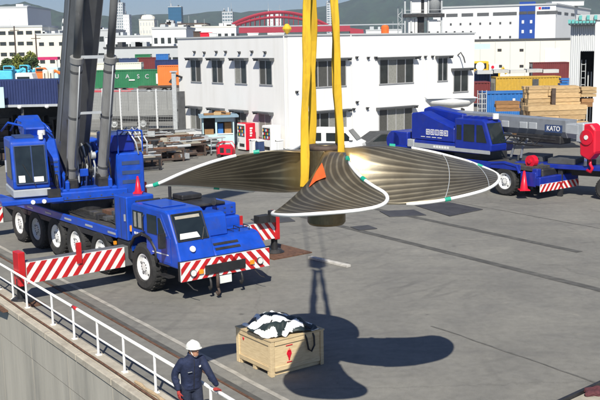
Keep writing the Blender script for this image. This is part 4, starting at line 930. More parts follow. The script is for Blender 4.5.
U().box(tq.x + .1, tq.x + .18, -.42, .42, tq.z - .03, tq.z + .04).build('cross_bar', M['silver'], cr) if False else None
tq = Vector((.9, 0, 2.5)) + Vector((.41, 0.02, 1)).normalized() * 2.55
U().box(tq.x + .02, tq.x + .10, -.36, .38, tq.z - .04, tq.z + .04).build('cross_bar', M['silver'], cr)
# boom head and hoist cables down to the hook block
TIPu = PV + bd * 35.7
TIP = UW @ TIPu
U().box(TIPu.x - .4, TIPu.x + .6, -.4, .2, TIPu.z - .4, TIPu.z + .5).build('boom_head', M['gun'], cr, bevel=.05)

rx = random.Random(21)
for k in range(9):      # hinges, latches and seams on the blue boxes
    MB().box(-3.70 + .085 * k, -3.67 + .085 * k, -1.478, -1.471, 1.36, 2.56).build('panel_seam', M['dblue'], cr) if k in (0, 4, 8) else None
for z in (1.5, 1.95, 2.4): MB().cyl((-3.72, -1.485, z - .06), (-3.72, -1.485, z + .06), .022, n=8).build('hinge', M['black'], cr)
MB().box(-3.1, -3.04, -1.5, -1.47, 1.9, 2.1).build('latch', M['silver'], cr)
for y in (-.2, .18, .55, .95, 1.35): MB().box(-.50, -.49, y, y + .012, 1.0, 1.56).build('hood_seam', M['dblue'], cr) if False else None
for y in (.5, .52): pass
MB().box(-1.29, -.6, .70, .712, 1.655, 1.67).build('hood_seam', M['black'], cr); MB().box(-.95, -.94, -.28, 1.44, 1.652, 1.668).build('hood_seam', M['black'], cr)
MB().tube([(-.62, .9, 1.64), (-.6, .9, 1.74), (-.9, .9, 1.76), (-.92, .9, 1.66)], .014, 6).build('grab_handle', M['black'], cr); MB().tube([(-.62, 1.25, 1.64), (-.6, 1.25, 1.74), (-.9, 1.25, 1.76), (-.92, 1.25, 1.66)], .014, 6).build('grab_handle', M['black'], cr)
MB().tube([(-1.9, -1.475, 1.75), (-1.9, -1.54, 1.8), (-1.9, -1.54, 2.2), (-1.9, -1.475, 2.25)], .016, 6).build('grab_handle', M['black'], cr)
for z in (.62, .95): MB().box(-1.15, -.6, -1.5, -1.3, z, z + .04).build('cab_step', M['black'], cr)
MB().box(-2.3, -1.2, -1.3, -.5, 2.505, 2.53).build('roof_plate', M['blue'], cr, bevel=.01)
for k in range(14):     # plumbing and small boxes along the deck
    x = -8.4 + k * .33; MB().cbox((x, rx.uniform(-1.1, 1.1), 1.505 + .08), (rx.uniform(.12, .4), rx.uniform(.12, .35), rx.uniform(.1, .26))).build('deck_fitting', M[rx.choice(['black', 'dgrey', 'deckplate', 'rust'])], cr, bevel=.015)
for k in range(5): MB().tube([(-7.8, -1.1 + .1 * k, 1.54), (-6.4, -1.2 + .13 * k, 1.57), (-5.2, -.9 + .1 * k, 1.55), (-3.9, -1.2 + .09 * k, 1.58)], .022, 6).build('hose', M['rubber'], cr, smooth=True)
for k in range(6): MB().cbox((-3.9 - 1.55 * k, -1.515, 1.43), (.5, .012, .06)).build('deck_label', M['silver'], cr)
for k in range(10):
    s_ = rx.uniform(-.55, .55); z0 = rx.uniform(2.3, 2.8); U().cbox((rx.uniform(.2, .95), s_, z0), (rx.uniform(.15, .4), rx.uniform(.12, .3), rx.uniform(.12, .4))).build('hydraulic_block', M[rx.choice(['black', 'dgrey', 'silver', 'blue'])], cr, bevel=.02)
for s_ in (-.8, .8): U().tube([(1.1, s_, 2.3), (1.3, s_ * .9, 3.0), (1.25, s_ * .75, 3.8), (1.0, s_ * .7, 4.6)], .03, 6).build('hose', M['black'], cr, smooth=True)
for k in range(7): U().cyl((1.345, -1.15 + .38 * k, 2.03), (1.362, -1.15 + .38 * k, 2.03), .03, n=8).build('bolt', M['dblue'], cr)
U().box(1.342, 1.352, -1.2, 1.2, 1.92, 1.96).build('superstructure_seam', M['black'], cr)
for s_ in (-1.28,): U().box(-.9, .8, s_ - .03, s_ - .022, 2.6, 2.63).build('cover_seam', M['dblue'], cr)
for k in range(6): U().cbox((.905, -1.08, 2.4 + .16 * k), (.012, .28, .05)).build('louvre', M['dblue'], cr)
for s_ in (-.53, .53):    # gland rings and pipes on the lift cylinders
    p0 = Vector((.9, s_, 2.5)); dd = Vector((.41, .02, 1)).normalized()
    for l in (.5, 2.4, 4.0): U().cyl(p0 + dd * l, p0 + dd * (l + .07), .196, n=20).build('cylinder_band', M['dgrey'], cr, smooth=False)
    U().tube([p0 + dd * .6 + Vector((.2, .06, 0)), p0 + dd * 2.4 + Vector((.21, .06, 0)), p0 + dd * 4.2 + Vector((.2, .06, 0))], .022, 6).build('cylinder_pipe', M['silver'], cr, smooth=True)

# traffic cones on the crane and beyond
def cone(loc, lab, s_=1.0):
    o = thing('traffic_cone', lab, 'cone', loc)
    MB().lathe([(.001, .72 * s_), (.035 * s_, .72 * s_), (.15 * s_, .04), (.15 * s_, .03)], 16).build('cone_body', M['redv'], o, smooth=True)
    MB().cbox((0, 0, .02), (.38 * s_, .38 * s_, .04)).build('base', M['redv'], o); return o
p = mw @ Vector((-3.35, -.85, 2.63)); cone(p, 'red traffic cone standing on the blue box behind the crane cab', .72)

# ------------------------------------------------------------------ propeller hung from the crane
PX = Vector((.45, 16.1, 4.69))
pr = thing('ship_propeller', 'big four-bladed bronze ship propeller hanging from yellow slings', 'propeller', PX, 0)
hub = MB(); hub.lathe([(.001, .60), (.16, .60), (.17, .56), (.30, .56), (.315, .50), (.32, .2), (.325, -.2), (.33, -.44), (.33, -.74), (.30, -.78), (.001, -.78)], 40); hub.build('hub', M['hubd'], pr, smooth=False)
MB().lathe([(.318, .515), (.33, .53), (.33, .575), (.30, .585), (.12, .585)], 40).build('hub_collar', M['brown'], pr, smooth=True)
PIT = 1.3
def chord(f):
    if f < .85: return .78 + (1.37 - .78) * math.sin(f / .85 * math.pi / 2)
    return 1.37 * math.sqrt(max(0.0, 1 - ((f - .85) / .15) ** 2.0))
def blade_pt(f, u, side, thick=1):
    r = .29 + (3.03 - .29) * f
    c = chord(f); rr = max(r, .55); th = (c * u / 2) / rr + .6 * f * f - .27 * f
    z = PIT * (c * u / 2) / rr; lim = .36 + .39 * max(0, min(1, (r - .5) / 1.5))
    z = lim * math.tanh(z / lim) * (1 - .76 * f ** 3) + .145 - .16 * f
    t_ = thick * (.10 * (1 - f) ** 1.2 + .016) * (1 - abs(u) ** 2.5)
    pz = PIT * .6; nz = 1 / math.hypot(1, pz / max(r, .6)); nt_ = -(pz / max(r, .6)) * nz
    tx, ty = -math.sin(th), math.cos(th)
    return Vector((r * math.cos(th) + side * t_ * nt_ * tx, r * math.sin(th) + side * t_ * nt_ * ty, z + side * t_ * nz))
nr, nu = 30, 20
FS = [1 - (1 - i / nr) ** 1.7 for i in range(nr + 1)]; FS[-1] = .9995
def make_blade():
    me = bpy.data.meshes.new('blade'); vs = []; fs = []; uvs = []
    k = nu + 1
    for side in (1, -1):
        for i in range(nr + 1):
            for j in range(k): u = -1 + 2 * j / nu; vs.append(blade_pt(FS[i], u, side)); uvs.append((.5 + u * chord(FS[i]) / 2.74, FS[i] * 2))
    half = (nr + 1) * k
    for i in range(nr):
        for j in range(nu):
            a = i * k + j; fs.append((a, a + k, a + k + 1, a + 1)); b = half + a; fs.append((b, b + 1, b + k + 1, b + k))
    for i in range(nr):
        for j in (0, nu): a = i * k + j; fs.append((a, a + k, half + a + k, half + a))
    for j in range(nu):
        for i in (0, nr): a = i * k + j; fs.append((a, a + 1, half + a + 1, half + a))
    me.from_pydata([tuple(v) for v in vs], [], fs); uvl = me.uv_layers.new(name='UVMap')
    for p_ in me.polygons:
        for li in p_.loop_indices: uvl.data[li].uv = uvs[me.loops[li].vertex_index]
    bm = bmesh.new(); bm.from_mesh(me); bmesh.ops.remove_doubles(bm, verts=bm.verts, dist=.0004); bmesh.ops.recalc_face_normals(bm, faces=bm.faces); bm.to_mesh(me); bm.free()
    me.polygons.foreach_set('use_smooth', [True] * len(me.polygons)); me.materials.append(M['bronze'])
    return me
bme = make_blade()
edge = [blade_pt(f, -1, 0) for f in FS[9:]] + [blade_pt(f, 1, 0) for f in reversed(FS[9:-1])]
em = MB(); em.tube(edge, .028, 8)
em2 = None; b_first = None; e_first = None
tapes = MB()
for deg in (-10.7, 79.3, 169.3, 259.3):
    o = bpy.data.objects.new('blade', bme); COL.objects.link(o); o.parent = pr; o.rotation_euler = (0, 0, R(deg))
    if e_first is None: e_first = em.build('edge_padding', M['foam'], o, smooth=True)
    else:
        c = e_first.copy(); COL.objects.link(c); c.parent = o
    idx = [(6, 1), (14, -1), (24, 1)] if deg != 259.3 else [(7, 1), (15, 1)]
    for ii, sgn in idx:
        f0, f1 = FS[ii], FS[ii + 1]; q0 = blade_pt(f0, sgn, 0); q1 = q0 + (blade_pt(f1, sgn, 0) - q0).normalized() * .1
        MB().cyl(q0, q1, .036, n=10).build('green_tape', M['tape'], o)
    if deg in (-10.7, 169.3):
        for ii, jj in ((14, 12), (22, 21)):
            t = MB(); t.tube([blade_pt(FS[ii], -1 + 2 * k / 10, 1, 1.0) + Vector((0, 0, .012)) for k in range(11)], .007, 5); t.build('tie_cord', M['galv'] if deg == -10.7 else M['tblack'], o)
# slings
def ribbon(name, path, w, th, m, parent, wdir=Vector((1, 0, 0))):
    mb = MB(); n = len(path); vs = []
    for i, p_ in enumerate(path):
        d_ = (Vector(path[min(i + 1, n - 1)]) - Vector(path[max(i - 1, 0)])).normalized(); wd = (wdir - d_ * wdir.dot(d_)).normalized(); nn = d_.cross(wd)
        wj = w * (1 + .09 * math.sin(i * .7 + p_[0] * 5) + .04 * math.sin(i * 1.9)); wd = (wd + nn * .2 * math.sin(i * .55)).normalized()
        for a, b in ((-1, -1), (1, -1), (1, 1), (-1, 1)): vs.append(Vector(p_) + wd * (a * wj / 2) + nn * (b * th / 2))
    fs = [(i * 4 + k, i * 4 + (k + 1) % 4, (i + 1) * 4 + (k + 1) % 4, (i + 1) * 4 + k) for i in range(n - 1) for k in range(4)] + [(0, 1, 2, 3), tuple(range((n - 1) * 4, n * 4))]
    mb.add(vs, fs); return mb.build(name, m, parent, bevel=.008)
HK = Vector((PX.x - .02, PX.y, 12.3))
def sling(label, lows, dx, w):
    s_ = thing('lifting_sling', label, 'sling', (0, 0, 0), 0, 'yellow lifting slings')
    for i, lo in enumerate(lows):
        hi = HK + Vector((dx + .03 * i, .06 * (i * 2 - 1), -.25)); lo = Vector(lo)
        path = [hi.lerp(lo, k / 40) + Vector((.010 * math.sin(k * .7 + i), .012 * math.sin(k * 1.1), 0)) * (0 < k < 40) for k in range(41)]
        ribbon('strand', path, w, .035, M['sling'], s_, Vector((1, .25 * (1 - 2 * i), 0)))
    return s_
def atz(px, py, Y): return at(px, py, Y)
sling('yellow webbing sling left of the propeller hub, two strands', [atz(304, 187, 15.62), atz(312, 152, 16.45)], -.10, .135)
sling('yellow webbing sling right of the propeller hub, two strands', [atz(341, 158, 15.75), atz(338.5, 152, 16.5)], .07, .12)
bl_m = Matrix.Translation(PX) @ Matrix.Rotation(R(259.3), 4, 'Z')
def blade_depth(px, py):      # depth of the near blade's surface behind a photo point
    best = (1e9, 15.2)
    for i_ in range(0, nr + 1):
        for j_ in range(nu + 1):
            w_ = bl_m @ blade_pt(FS[i_], -1 + 2 * j_ / nu, 1); d_ = w_ - CAM; z_ = d_.dot(FWD); e_ = abs(300 + F_PX * d_.dot(RGT) / z_ - px) + abs(200 - F_PX * d_.dot(UPV) / z_ - py)
            if e_ < best[0]: best = (e_, w_.y)
    return best[1]
oc_ = MB(); out_ = [(322, 163), (324, 169), (326, 177), (321, 179), (316, 181), (309, 187), (312, 180), (316, 172)]
fr_ = [atz(x_, y_, blade_depth(x_, y_) - .07 - .02 * (k_ % 2)) for k_, (x_, y_) in enumerate(out_)]; bk_ = [p_ + Vector((0, .05, 0)) for p_ in fr_]; n_o = len(out_)
oc_.add(fr_ + bk_, [tuple(range(n_o)), tuple(range(2 * n_o - 1, n_o - 1, -1))] + [(k_, (k_ + 1) % n_o, n_o + (k_ + 1) % n_o, n_o + k_) for k_ in range(n_o)])
tag(oc_.build('cloth', M['orangec']), 'bright orange protective cloth tucked under the left yellow sling', 'cloth')
hb = thing('hook_block', 'heavy hook block carrying the yellow slings below the boom', 'hook block', HK)
MB().box(-.22, .22, -.35, .35, .35, 1.15).build('block', M['redv'], hb, bevel=.06)
for s_ in (-.26, .26): MB().cyl((s_ - .03, 0, .75), (s_ + .03, 0, .75), .38, n=24).build('sheave', M['dgrey'], hb)
t = MB(); t.tube([(0, 0, .4), (0, 0, .1), (.08, 0, -.05), (.12, 0, -.2), (0, 0, -.34), (-.13, 0, -.25), (-.15, 0, -.1)], .06, 10); t.build('hook', M['dgrey'], hb, smooth=True)
for dx, dy in ((-.26, -.3), (-.26, .3), (.26, -.3), (.26, .3)):
    t = MB(); t.cyl(HK + Vector((dx, dy, .8)), TIP + Vector((dx * 1.2, dy * 1.2, 0)), .014, n=6)
    o = t.build('hoist_cable', M['dgrey']); o.parent = hb; o.matrix_parent_inverse = Matrix.Translation(-HK)

# ------------------------------------------------------------------ second crane (rough-terrain, boom lowered to the right)
RF = Vector((.62, -.785)).normalized(); RO = Vector((10.95, 42.6))
rt = thing('mobile_crane', 'dark blue rough-terrain crane with lowered grey boom behind the propeller', 'crane', (RO.x, RO.y, 0), math.atan2(RF.y, RF.x))
RW = Matrix.Translation((RO.x, RO.y, 0)) @ Matrix.Rotation(math.atan2(RF.y, RF.x), 4, 'Z')
# local x forward (bumper at 1.0), y left; photo side is -y ... front axle at -0.95
for ax in (-.95, -5.2):
    for sd in (-1, 1): add_wheel(rt, (ax, sd * 1.2, .66), .66, .5, sd, 'white')
    MB().cyl((ax, -1, .66), (ax, 1, .66), .14, n=10).build('axle', M['black'], rt)
MB().box(-8.6, .7, -.6, .6, .6, 1.25).build('chassis', M['black'], rt, bevel=.03)
MB().box(-8.6, .55, -1.4, 1.4, 1.26, 1.42).build('deck', M['deckplate'], rt)
for sd in (-1, 1):
    MB().box(-8.6, -.05, sd * 1.42 - .03, sd * 1.42 + .03, 1.2, 1.48).build('deck_edge', M['blue2'], rt, bevel=.02)
    MB().tube([(-1.85, sd * 1.42, 1.2), (-1.7, sd * 1.42, 1.42), (-.95, sd * 1.42, 1.5), (-.25, sd * 1.42, 1.4), (-.1, sd * 1.42, 1.1)], .07, 6).build('mudguard', M['blue2'], rt)
MB().box(-8.7, -6.3, -1.3, 1.3, 1.43, 1.75).build('rear_deck', M['blue2'], rt, bevel=.04)
MB(Matrix.Translation((-7.9, 0, 1.95))).cyl((-.55, -1.15, 0), (-.55, 1.15, 0), .52, n=22).box(-.55, .5, -1.15, 1.15, -.4, .5).build('engine_hood', M['blue2'], rt, bevel=.05)
MB().box(-7.2, -6.75, -1.37, -.7, 1.76, 2.15).build('muffler_box', M['silver'], rt, bevel=.03)
# bumper with chevrons and cones
bq = MB().box(.75, 1.0, -1.4, 1.4, .62, 1.0).build('front_beam', M['blue2'], rt, bevel=.03)
striped_panel(bq, 1.0, -1.38, 1.38, .36, .7, 9, lambda u: .8 if u < 0 else -.8)
MB().box(-.1, .75, -1.38, -1.3, .55, 1.2).build('beam_bracket', M['blue2'], rt, bevel=.03)
MB().box(.5, .8, -1.35, -1.05, 1.0, 1.35).build('headlight_box', M['blue2'], rt, bevel=.03)
MB().box(-.3, .75, -.9, .9, .95, 1.3).build('front_winch', M['black'], rt, bevel=.05)
for k in range(3): MB().cyl((.2 + .2 * k, -.7 + .5 * k, 1.3), (.2 + .2 * k, -.2 + .5 * k, 1.38), .09, n=8).build('front_hook', M['dgrey'], rt)
MB().cyl((-4.2, -.2, 1.42), (-2.6, -.2, 1.72), .95, n=26).build('slewing_ring', M['black'], rt)
RSC = Matrix.Translation((-1.54, 0, 0)) @ Matrix.Diagonal((.88, 1, 1, 1))
def RMB(): return MB(RSC)
# upper works, turned slightly so the boom points over the front
RMB().box(-6.2, -1.2, -1.3, 1.25, 1.72, 2.15).build('superstructure', M['blue2'], rt, bevel=.05)
RMB().box(-6.25, -.4, -1.345, -1.31, 1.78, 2.0).build('grey_band', M['silver'], rt)
RMB().prism([(-6.2, 2.152), (-2.9, 2.152), (-2.9, 2.85), (-4.2, 3.2), (-5.4, 3.55), (-6.2, 3.45)], 'y', -1.3, -.55).build('side_cover', M['blue2'], rt, bevel=.06)
RMB().prism([(-6.3, 2.5), (-5.7, 2.5), (-3.2, 3.05), (-3.3, 3.45), (-5.9, 3.72), (-6.3, 3.6)], 'y', -.35, .5).build('boom_foot', M['blue2'], rt, bevel=.06)
RMB().box(-6.22, -6.2, -1.1, -.75, 2.4, 3.2).build('vent_grille', M['dblue'], rt)
for k in range(4): RMB().box(-5.4 + .42 * k, -5.1 + .42 * k, -1.318, -1.304, 2.32, 2.35).build('white_lettering', M['white'], rt)
for k in range(5):     # five square characters on the flank
    x = -5.0 + .34 * k
    for a, b, c_, d_ in ((0, .26, .24, .27), (0, .26, .0, .03), (.0, .03, .03, .24), (.115, .145, .03, .24), (.23, .26, .03, .24), (.03, .115, .12, .15), (.145, .23, .12, .15))[:7 - (k % 3)]:
        RMB().box(x + a, x + b, -1.318, -1.304, 2.45 + c_, 2.45 + d_).build('white_lettering', M['white'], rt)
for k in range(6): RMB().box(-4.4 + .2 * k, -4.27 + .2 * k, -1.36, -1.347, 1.84, 1.95).build('white_lettering', M['white'], rt)
rc = RMB().prism([(-2.85, 1.9), (-.35, 1.9), (-.3, 2.2), (-.75, 3.25), (-.95, 3.35), (-2.85, 3.35)], 'y', -1.35, -.2).build('operator_cab', M['blue2'], rt, bevel=.06, seg=2)
for pts in ([(-2.7, 2.35), (-2.7, 3.05), (-2.35, 3.05), (-2.35, 2.35)], [(-2.2, 2.3), (-2.2, 3.1), (-1.45, 3.1), (-1.45, 2.3)], [(-1.3, 2.3), (-1.3, 3.1), (-.92, 3.1), (-.6, 2.3)]):
    quadp(RMB(), [(x, -1.352, z) for x, z in pts], .012, (0, -1, 0)).build('side_window', M['glass'], rc)
n_ = Vector((1.05, 0, .45)); 
quadp(RMB(), [(-.325 + .01, -1.25, 2.26), (-.325 + .01, -.3, 2.26), (-.715, -.3, 3.18), (-.715, -1.25, 3.18)], .02, n_).build('windscreen', M['glass'], rc)
RMB().box(-.55, -.45, -1.0, -.5, 2.3, 2.4).build('sun_strip', M['aqua'], rc)
for x in (-2.6, -2.1, -1.6, -1.1): RMB().box(x, x + .28, -1.0, -.6, 3.355, 3.45).build('roof_lamp', M['blue2'], rc)
RMB().cyl((-.75, -.6, 3.36), (-.75, -.6, 3.6), .16, n=12).build('work_lamp', M['white'], rc)
# boom
def rtboom(x0, x1, w, z0, z1, m, name='boom_section', dz0=0, dz1=0):
    rings = []
    for x, dz in ((x0, dz0), (x1, dz1)):
        rings.append([(x, a * w + .35, b + dz) for a, b in ((-1, z1), (1, z1), (1, z0 + (z1 - z0) * .35), (.6, z0), (-.6, z0), (-1, z0 + (z1 - z0) * .35))])
    return RMB().loft(rings).build(name, m, rt, bevel=.015)
rtboom(-5.6, 3.2, .40, 2.75, 3.55, M['gun2'], dz0=.0, dz1=-.12)
rtboom(3.1, 3.9, .36, 2.78, 3.40, M['silver'], dz0=-.12, dz1=-.14)
for x in (-.6, .6, 1.2): RMB().cbox((x, .35 - .42, 3.1), (.5, .06, .3)).build('boom_fitting', M['silver'], rt, bevel=.02)
pl_ = RMB().box(1.95, 3.0, -.072, -.052, 2.86, 3.2).build('name_plate', M['dblue'], rt)
text('lettering', 'KATO', .30, RSC @ Matrix.Translation((2.475, -.075, 3.03)) @ Matrix.Rotation(R(90), 4, 'X'), M['white'], pl_)
RMB().box(3.75, 4.2, .0, .7, 2.5, 3.35).build('boom_head', M['silver'], rt, bevel=.05)
for y in (.1, .35, .6): RMB().cyl((4.05, y - .04, 2.75), (4.05, y + .04, 2.75), .3, n=18).build('sheave', M['dgrey'], rt)
jb = RMB()
for a, b in (((-2.5, -.25, 2.65), (2.8, -.25, 2.55)), ((-2.5, -.25, 2.25), (2.0, -.25, 2.25))): jb.cyl(a, b, .05, n=6)
for k in range(9): jb.cyl((-2.5 + .5 * k, -.25, 2.65 if k % 2 else 2.25), (-2.0 + .5 * k, -.25, 2.25 if k % 2 else 2.65), .03, n=5)
jb.build('fly_jib', M['black'], rt)
RMB().box(.1, 2.9, -.05, .75, 2.35, 2.72).build('under_boom_jib', M['black'], rt, bevel=.04)
RMB().tube([(.3, -.05, 2.5), (.05, -.1, 2.1), (-.15, -.1, 1.6)], .06, 8).build('boom_strut', M['gun2'], rt); RMB().tube([(.9, -.05, 2.5), (.6, -.1, 2.1), (.5, -.1, 1.6)], .06, 8).build('boom_strut', M['gun2'], rt)
rr_ = MB(Matrix.Translation((.15, -.9, 1.62))); rr_.cyl((0, -.14, 0), (0, .14, 0), .26, n=18).cyl((0, -.2, 0), (0, .2, 0), .1, n=12); rr_.build('red_reel', M['redv'], rt)
# red hook held at the boom end
hq = thing('hook_block', 'bright red crane hook block stowed at the end of lowered boom', 'hook block', RW @ Vector((2.3, .35, 2.5)), math.atan2(RF.y, RF.x))
MB().prism([(-.35, -.55), (.1, -.75), (.42, -.4), (.4, .6), (.15, .85), (-.2, .8), (-.4, .3)], 'y', -.3, .3).build('block', M['redv'], hq, bevel=.06)
for s_ in (-.32, .32):
    MB().cyl((.0, s_ - .03, .25), (.0, s_ + .03, .25), .33, n=18).build('cheek_plate', M['redv'], hq); MB().cyl((0, s_ * 1.12 - .02, .25), (0, s_ * 1.12 + .02, .25), .1, n=10).build('sheave_pin', M['white'], hq)
t = MB(); t.tube([(0, 0, -.7), (0, 0, -.95), (.12, 0, -1.1), (.05, 0, -1.28), (-.15, 0, -1.22)], .07, 8); t.build('hook', M['redv'], hq, smooth=True)
cone(RW @ Vector((.28, -1.58, .40)), 'tall red cone hung between front wheel and bumper of the dark blue crane', 1.2)
# white boat on a stand behind it
bt = thing('small_boat', 'small white boat hull lying on dark trestles beside the office wall', 'boat', tuple(at(451, 110, 57).xy) + (3.22,), R(-2))
rings = []
for x, w_, d_ in ((-1.5, .35, .2), (-1.2, .6, .5), (0, .72, .62), (1.0, .6, .52), (1.45, .15, .2)):
    rings.append([(x, w_ * math.cos(t) , -d_ * max(0, math.sin(t)) ** .8 + .35) for t in [math.pi * k / 8 for k in range(9)]])
MB().loft(rings).build('hull', M['white'], bt, smooth=True)
MB().box(-1.52, 1.47, -.74, .74, .352, .40).build('gunwale', M['offwhite'], bt, bevel=.02)
for x in (-.7, .7):
    o = MB(); o.box(x - .05, x + .05, -.5, .5, -.4, -.28).box(x - .05, x + .05, -.5, -.42, -3.21, -.4).box(x - .05, x + .05, .42, .5, -3.21, -.4).box(x - .05, x + .05, -.42, .42, -1.6, -1.5)
    ob2 = o.build('trestle', M['black']); ob2.location = bt.location; ob2.rotation_euler = bt.rotation_euler; tag(ob2, 'dark timber trestle carrying the white boat, ' + ('left' if x < 0 else 'right') + ' one of the two', 'trestle', 'trestles under the boat')

# trailer at the right edge
tr = thing('flatbed_trailer', 'dark blue flatbed trailer cut off by the right edge of the picture', 'trailer', tuple(at(622, 170, 41.5).xy) + (0,), R(-34))
MB().box(-4.5, 4.0, -1.2, 1.2, 1.25, 1.45).build('bed', M['blue2'], tr, bevel=.02); MB().box(-4.5, 4, -.4, .4, .9, 1.25).build('chassis', M['black'], tr)
for x in (-.3, 1.0, 2.3):
    for sd in (-1, 1): add_wheel(tr, (x, sd * 1.0, .5), .5, .35, sd, 'dgrey')
for x in (-4, -2.5): MB().box(x, x + .2, -1.1, -.9, .0, 1.25).build('support_leg', M['black'], tr)
for k in range(5): MB().cbox((-4 + k * 1.6, random.uniform(-.4, .4), 1.57), (1.2, 1.4, .22)).build('load_board', M['dgrey'], tr)

# ------------------------------------------------------------------ vehicles by the office
def car(name, label, cat, loc, rz, prof, w, m, wins, wheels, wr, group=None):
    o = thing(name, label, cat, loc, rz, group)
    body = MB().prism(prof, 'y', -w / 2, w / 2).build('body', m, o, bevel=.05, seg=2)
    for s_ in (-1, 1):
        for pts in wins: quadp(MB(), [(x, s_ * (w / 2 + .002), z) for x, z in pts], .008, (0, s_, 0)).build('side_window', M['glass'], body)
    for x in wheels:
        for s_ in (-1, 1):
            MB().cyl((x, s_ * (w / 2 - .02), wr), (x, s_ * (w / 2 + .006), wr), wr * 1.22, n=18).build('wheel_arch', M['black'], body)
            add_wheel(o, (x, s_ * (w / 2 - .07), wr), wr, .17, s_, 'galv')
    return o, body
vp = at(338, 148, 57.5)
vanp = [(-1.62, .3), (-1.65, 1.0), (-1.6, 1.75), (-1.45, 1.86), (.55, 1.86), (.75, 1.8), (1.3, 1.15), (1.62, 1.0), (1.68, .8), (1.68, .3)]
van, vb = car('delivery_van', 'small white van parked by the office wall behind the slings', 'van', (vp.x, vp.y, 0), R(-16), vanp, 1.47, M['white'],
    [[(-1.5, 1.12), (-1.48, 1.62), (-.85, 1.62), (-.85, 1.12)], [(-.55, 1.12), (-.55, 1.62), (.1, 1.62), (.1, 1.12)], [(.35, 1.12), (.35, 1.62), (.65, 1.62), (1.1, 1.15)]], (-1.0, 1.05), .29)
MB().box(1.685, 1.7, -.6, -.35, .72, .9).build('headlight', M['lens'], vb); MB().box(1.685, 1.7, .35, .6, .72, .9).build('headlight', M['lens'], vb)
quadp(MB(), [(1.3 + .012, -.62, 1.19), (1.3 + .012, .62, 1.19), (.8 + .012, .58, 1.77), (.8 + .012, -.58, 1.77)], .006, (.65, 0, .55)).build('windscreen', M['glass'], vb)
MB().box(-1.67, -1.655, -.6, .6, 1.15, 1.65).build('rear_window', M['glass'], vb)
MB().box(.9, 1.1, -.86, -.76, 1.2, 1.35).build('mirror', M['white'], vb)
vp = at(378, 146, 58.5)
carp = [(-2.0, .3), (-2.05, .85), (-1.9, 1.05), (-1.2, 1.45), (.2, 1.48), (1.0, 1.0), (1.9, .85), (2.05, .65), (2.05, .3)]
c_, cb_ = car('parked_car', 'dark grey parked car between the white van and blue crane', 'car', (vp.x, vp.y, 0), R(200), carp, 1.65, M['dgrey'],
    [[(-1.5, .98), (-1.15, 1.36), (-.5, 1.38), (-.5, .98)], [(-.4, .98), (-.4, 1.38), (.15, 1.38), (.75, .98)]], (-1.2, 1.25), .31)
MB().box(2.055, 2.07, -.7, .7, .45, .62).build('front_grille', M['silver'], cb_); MB().box(2.055, 2.07, -.75, -.45, .66, .78).build('headlight', M['lens'], cb_); MB().box(2.055, 2.07, .45, .75, .66, .78).build('headlight', M['lens'], cb_)

# ------------------------------------------------------------------ containers
def container(name, label, x, Y, L, h, m, rz=0, zb=0, w=2.44, doors=None):
    o = thing(name, label, 'container', (x, Y, zb), rz)
    n = int(L / .32); pts = []
    s = L / n
    poly = []
    for i in range(n): a = -L / 2 + i * s; poly += [(a, 0), (a + s * .35, 0), (a + s * .5, .045), (a + s * .85, .045)]
    poly += [(L / 2, 0), (L / 2, w)] + [(-L / 2, w)]
    MB().prism(poly, 'z', .15, h - .12).build('corrugated_side', m, o)
    f = MB(); f.box(-L / 2 - .03, L / 2 + .03, -.05, w + .05, 0, .149).box(-L / 2 - .03, L / 2 + .03, -.05, w + .05, h - .119, h)
    for x_ in (-L / 2 - .03, L / 2 - .09):
        f.box(x_, x_ + .12, -.052, .06, .15, h - .12)
    f.build('frame', m, o)
    for sx in (-1, 1):
        dd = MB()
        for k in range(4): dd.cyl((sx * (L / 2 + .05), .4 + .55 * k, .2), (sx * (L / 2 + .05), .4 + .55 * k, h - .2), .03, n=6)
        dd.build('locking_bar', M['galv'], o)
    return o
def cont_px(name, label, x0, x1, ytop, Y, h, m, rz=0, zb=None):
    a = at(x0, ytop, Y); b = at(x1, ytop, Y); L = (b.x - a.x) / math.cos(rz)
    z = zb if zb is not None else max(0, a.z - h)
    return container(name, label, (a.x + b.x) / 2, Y, L, h, m, rz, z)
gc = cont_px('shipping_container', 'long green container lettered in white with a pale stripe above', 88, 159, 70.5, 140, 2.6, M['green'], 0)
gY = 140
for px, ch in ((117, 'U'), (127.5, 'A'), (138.3, 'S'), (147, 'C')):
    p = at(px, 76.5, gY); text('lettering', ch, .85, Matrix.Translation((p.x - gc.location.x, -.055, p.z - gc.location.z)) @ Matrix.Rotation(R(90), 4, 'X'), M['pgrey'], gc)
p = at(132, 79.5, gY); MB().box(p.x - gc.location.x - .45, p.x - gc.location.x + .4, -.07, -.052, p.z - .15 - gc.location.z, p.z + .03 - gc.location.z).build('white_mark', M['white'], gc)
p = at(157, 75, gY); MB().box(p.x - gc.location.x - .15, p.x - gc.location.x + .12, -.07, -.052, .5, 2.0).build('white_mark', M['white'], gc)
cont_px('shipping_container', 'pale cream container lying on top of the long green one', 80, 141, 66.8, 141.5, 1.0, M['cream'], 0, zb=gc.location.z + 2.62)
cont_px('shipping_container', 'bright orange container right of the long green container', 157.5, 180, 65.5, 139, 2.9, M['orange'], 0)
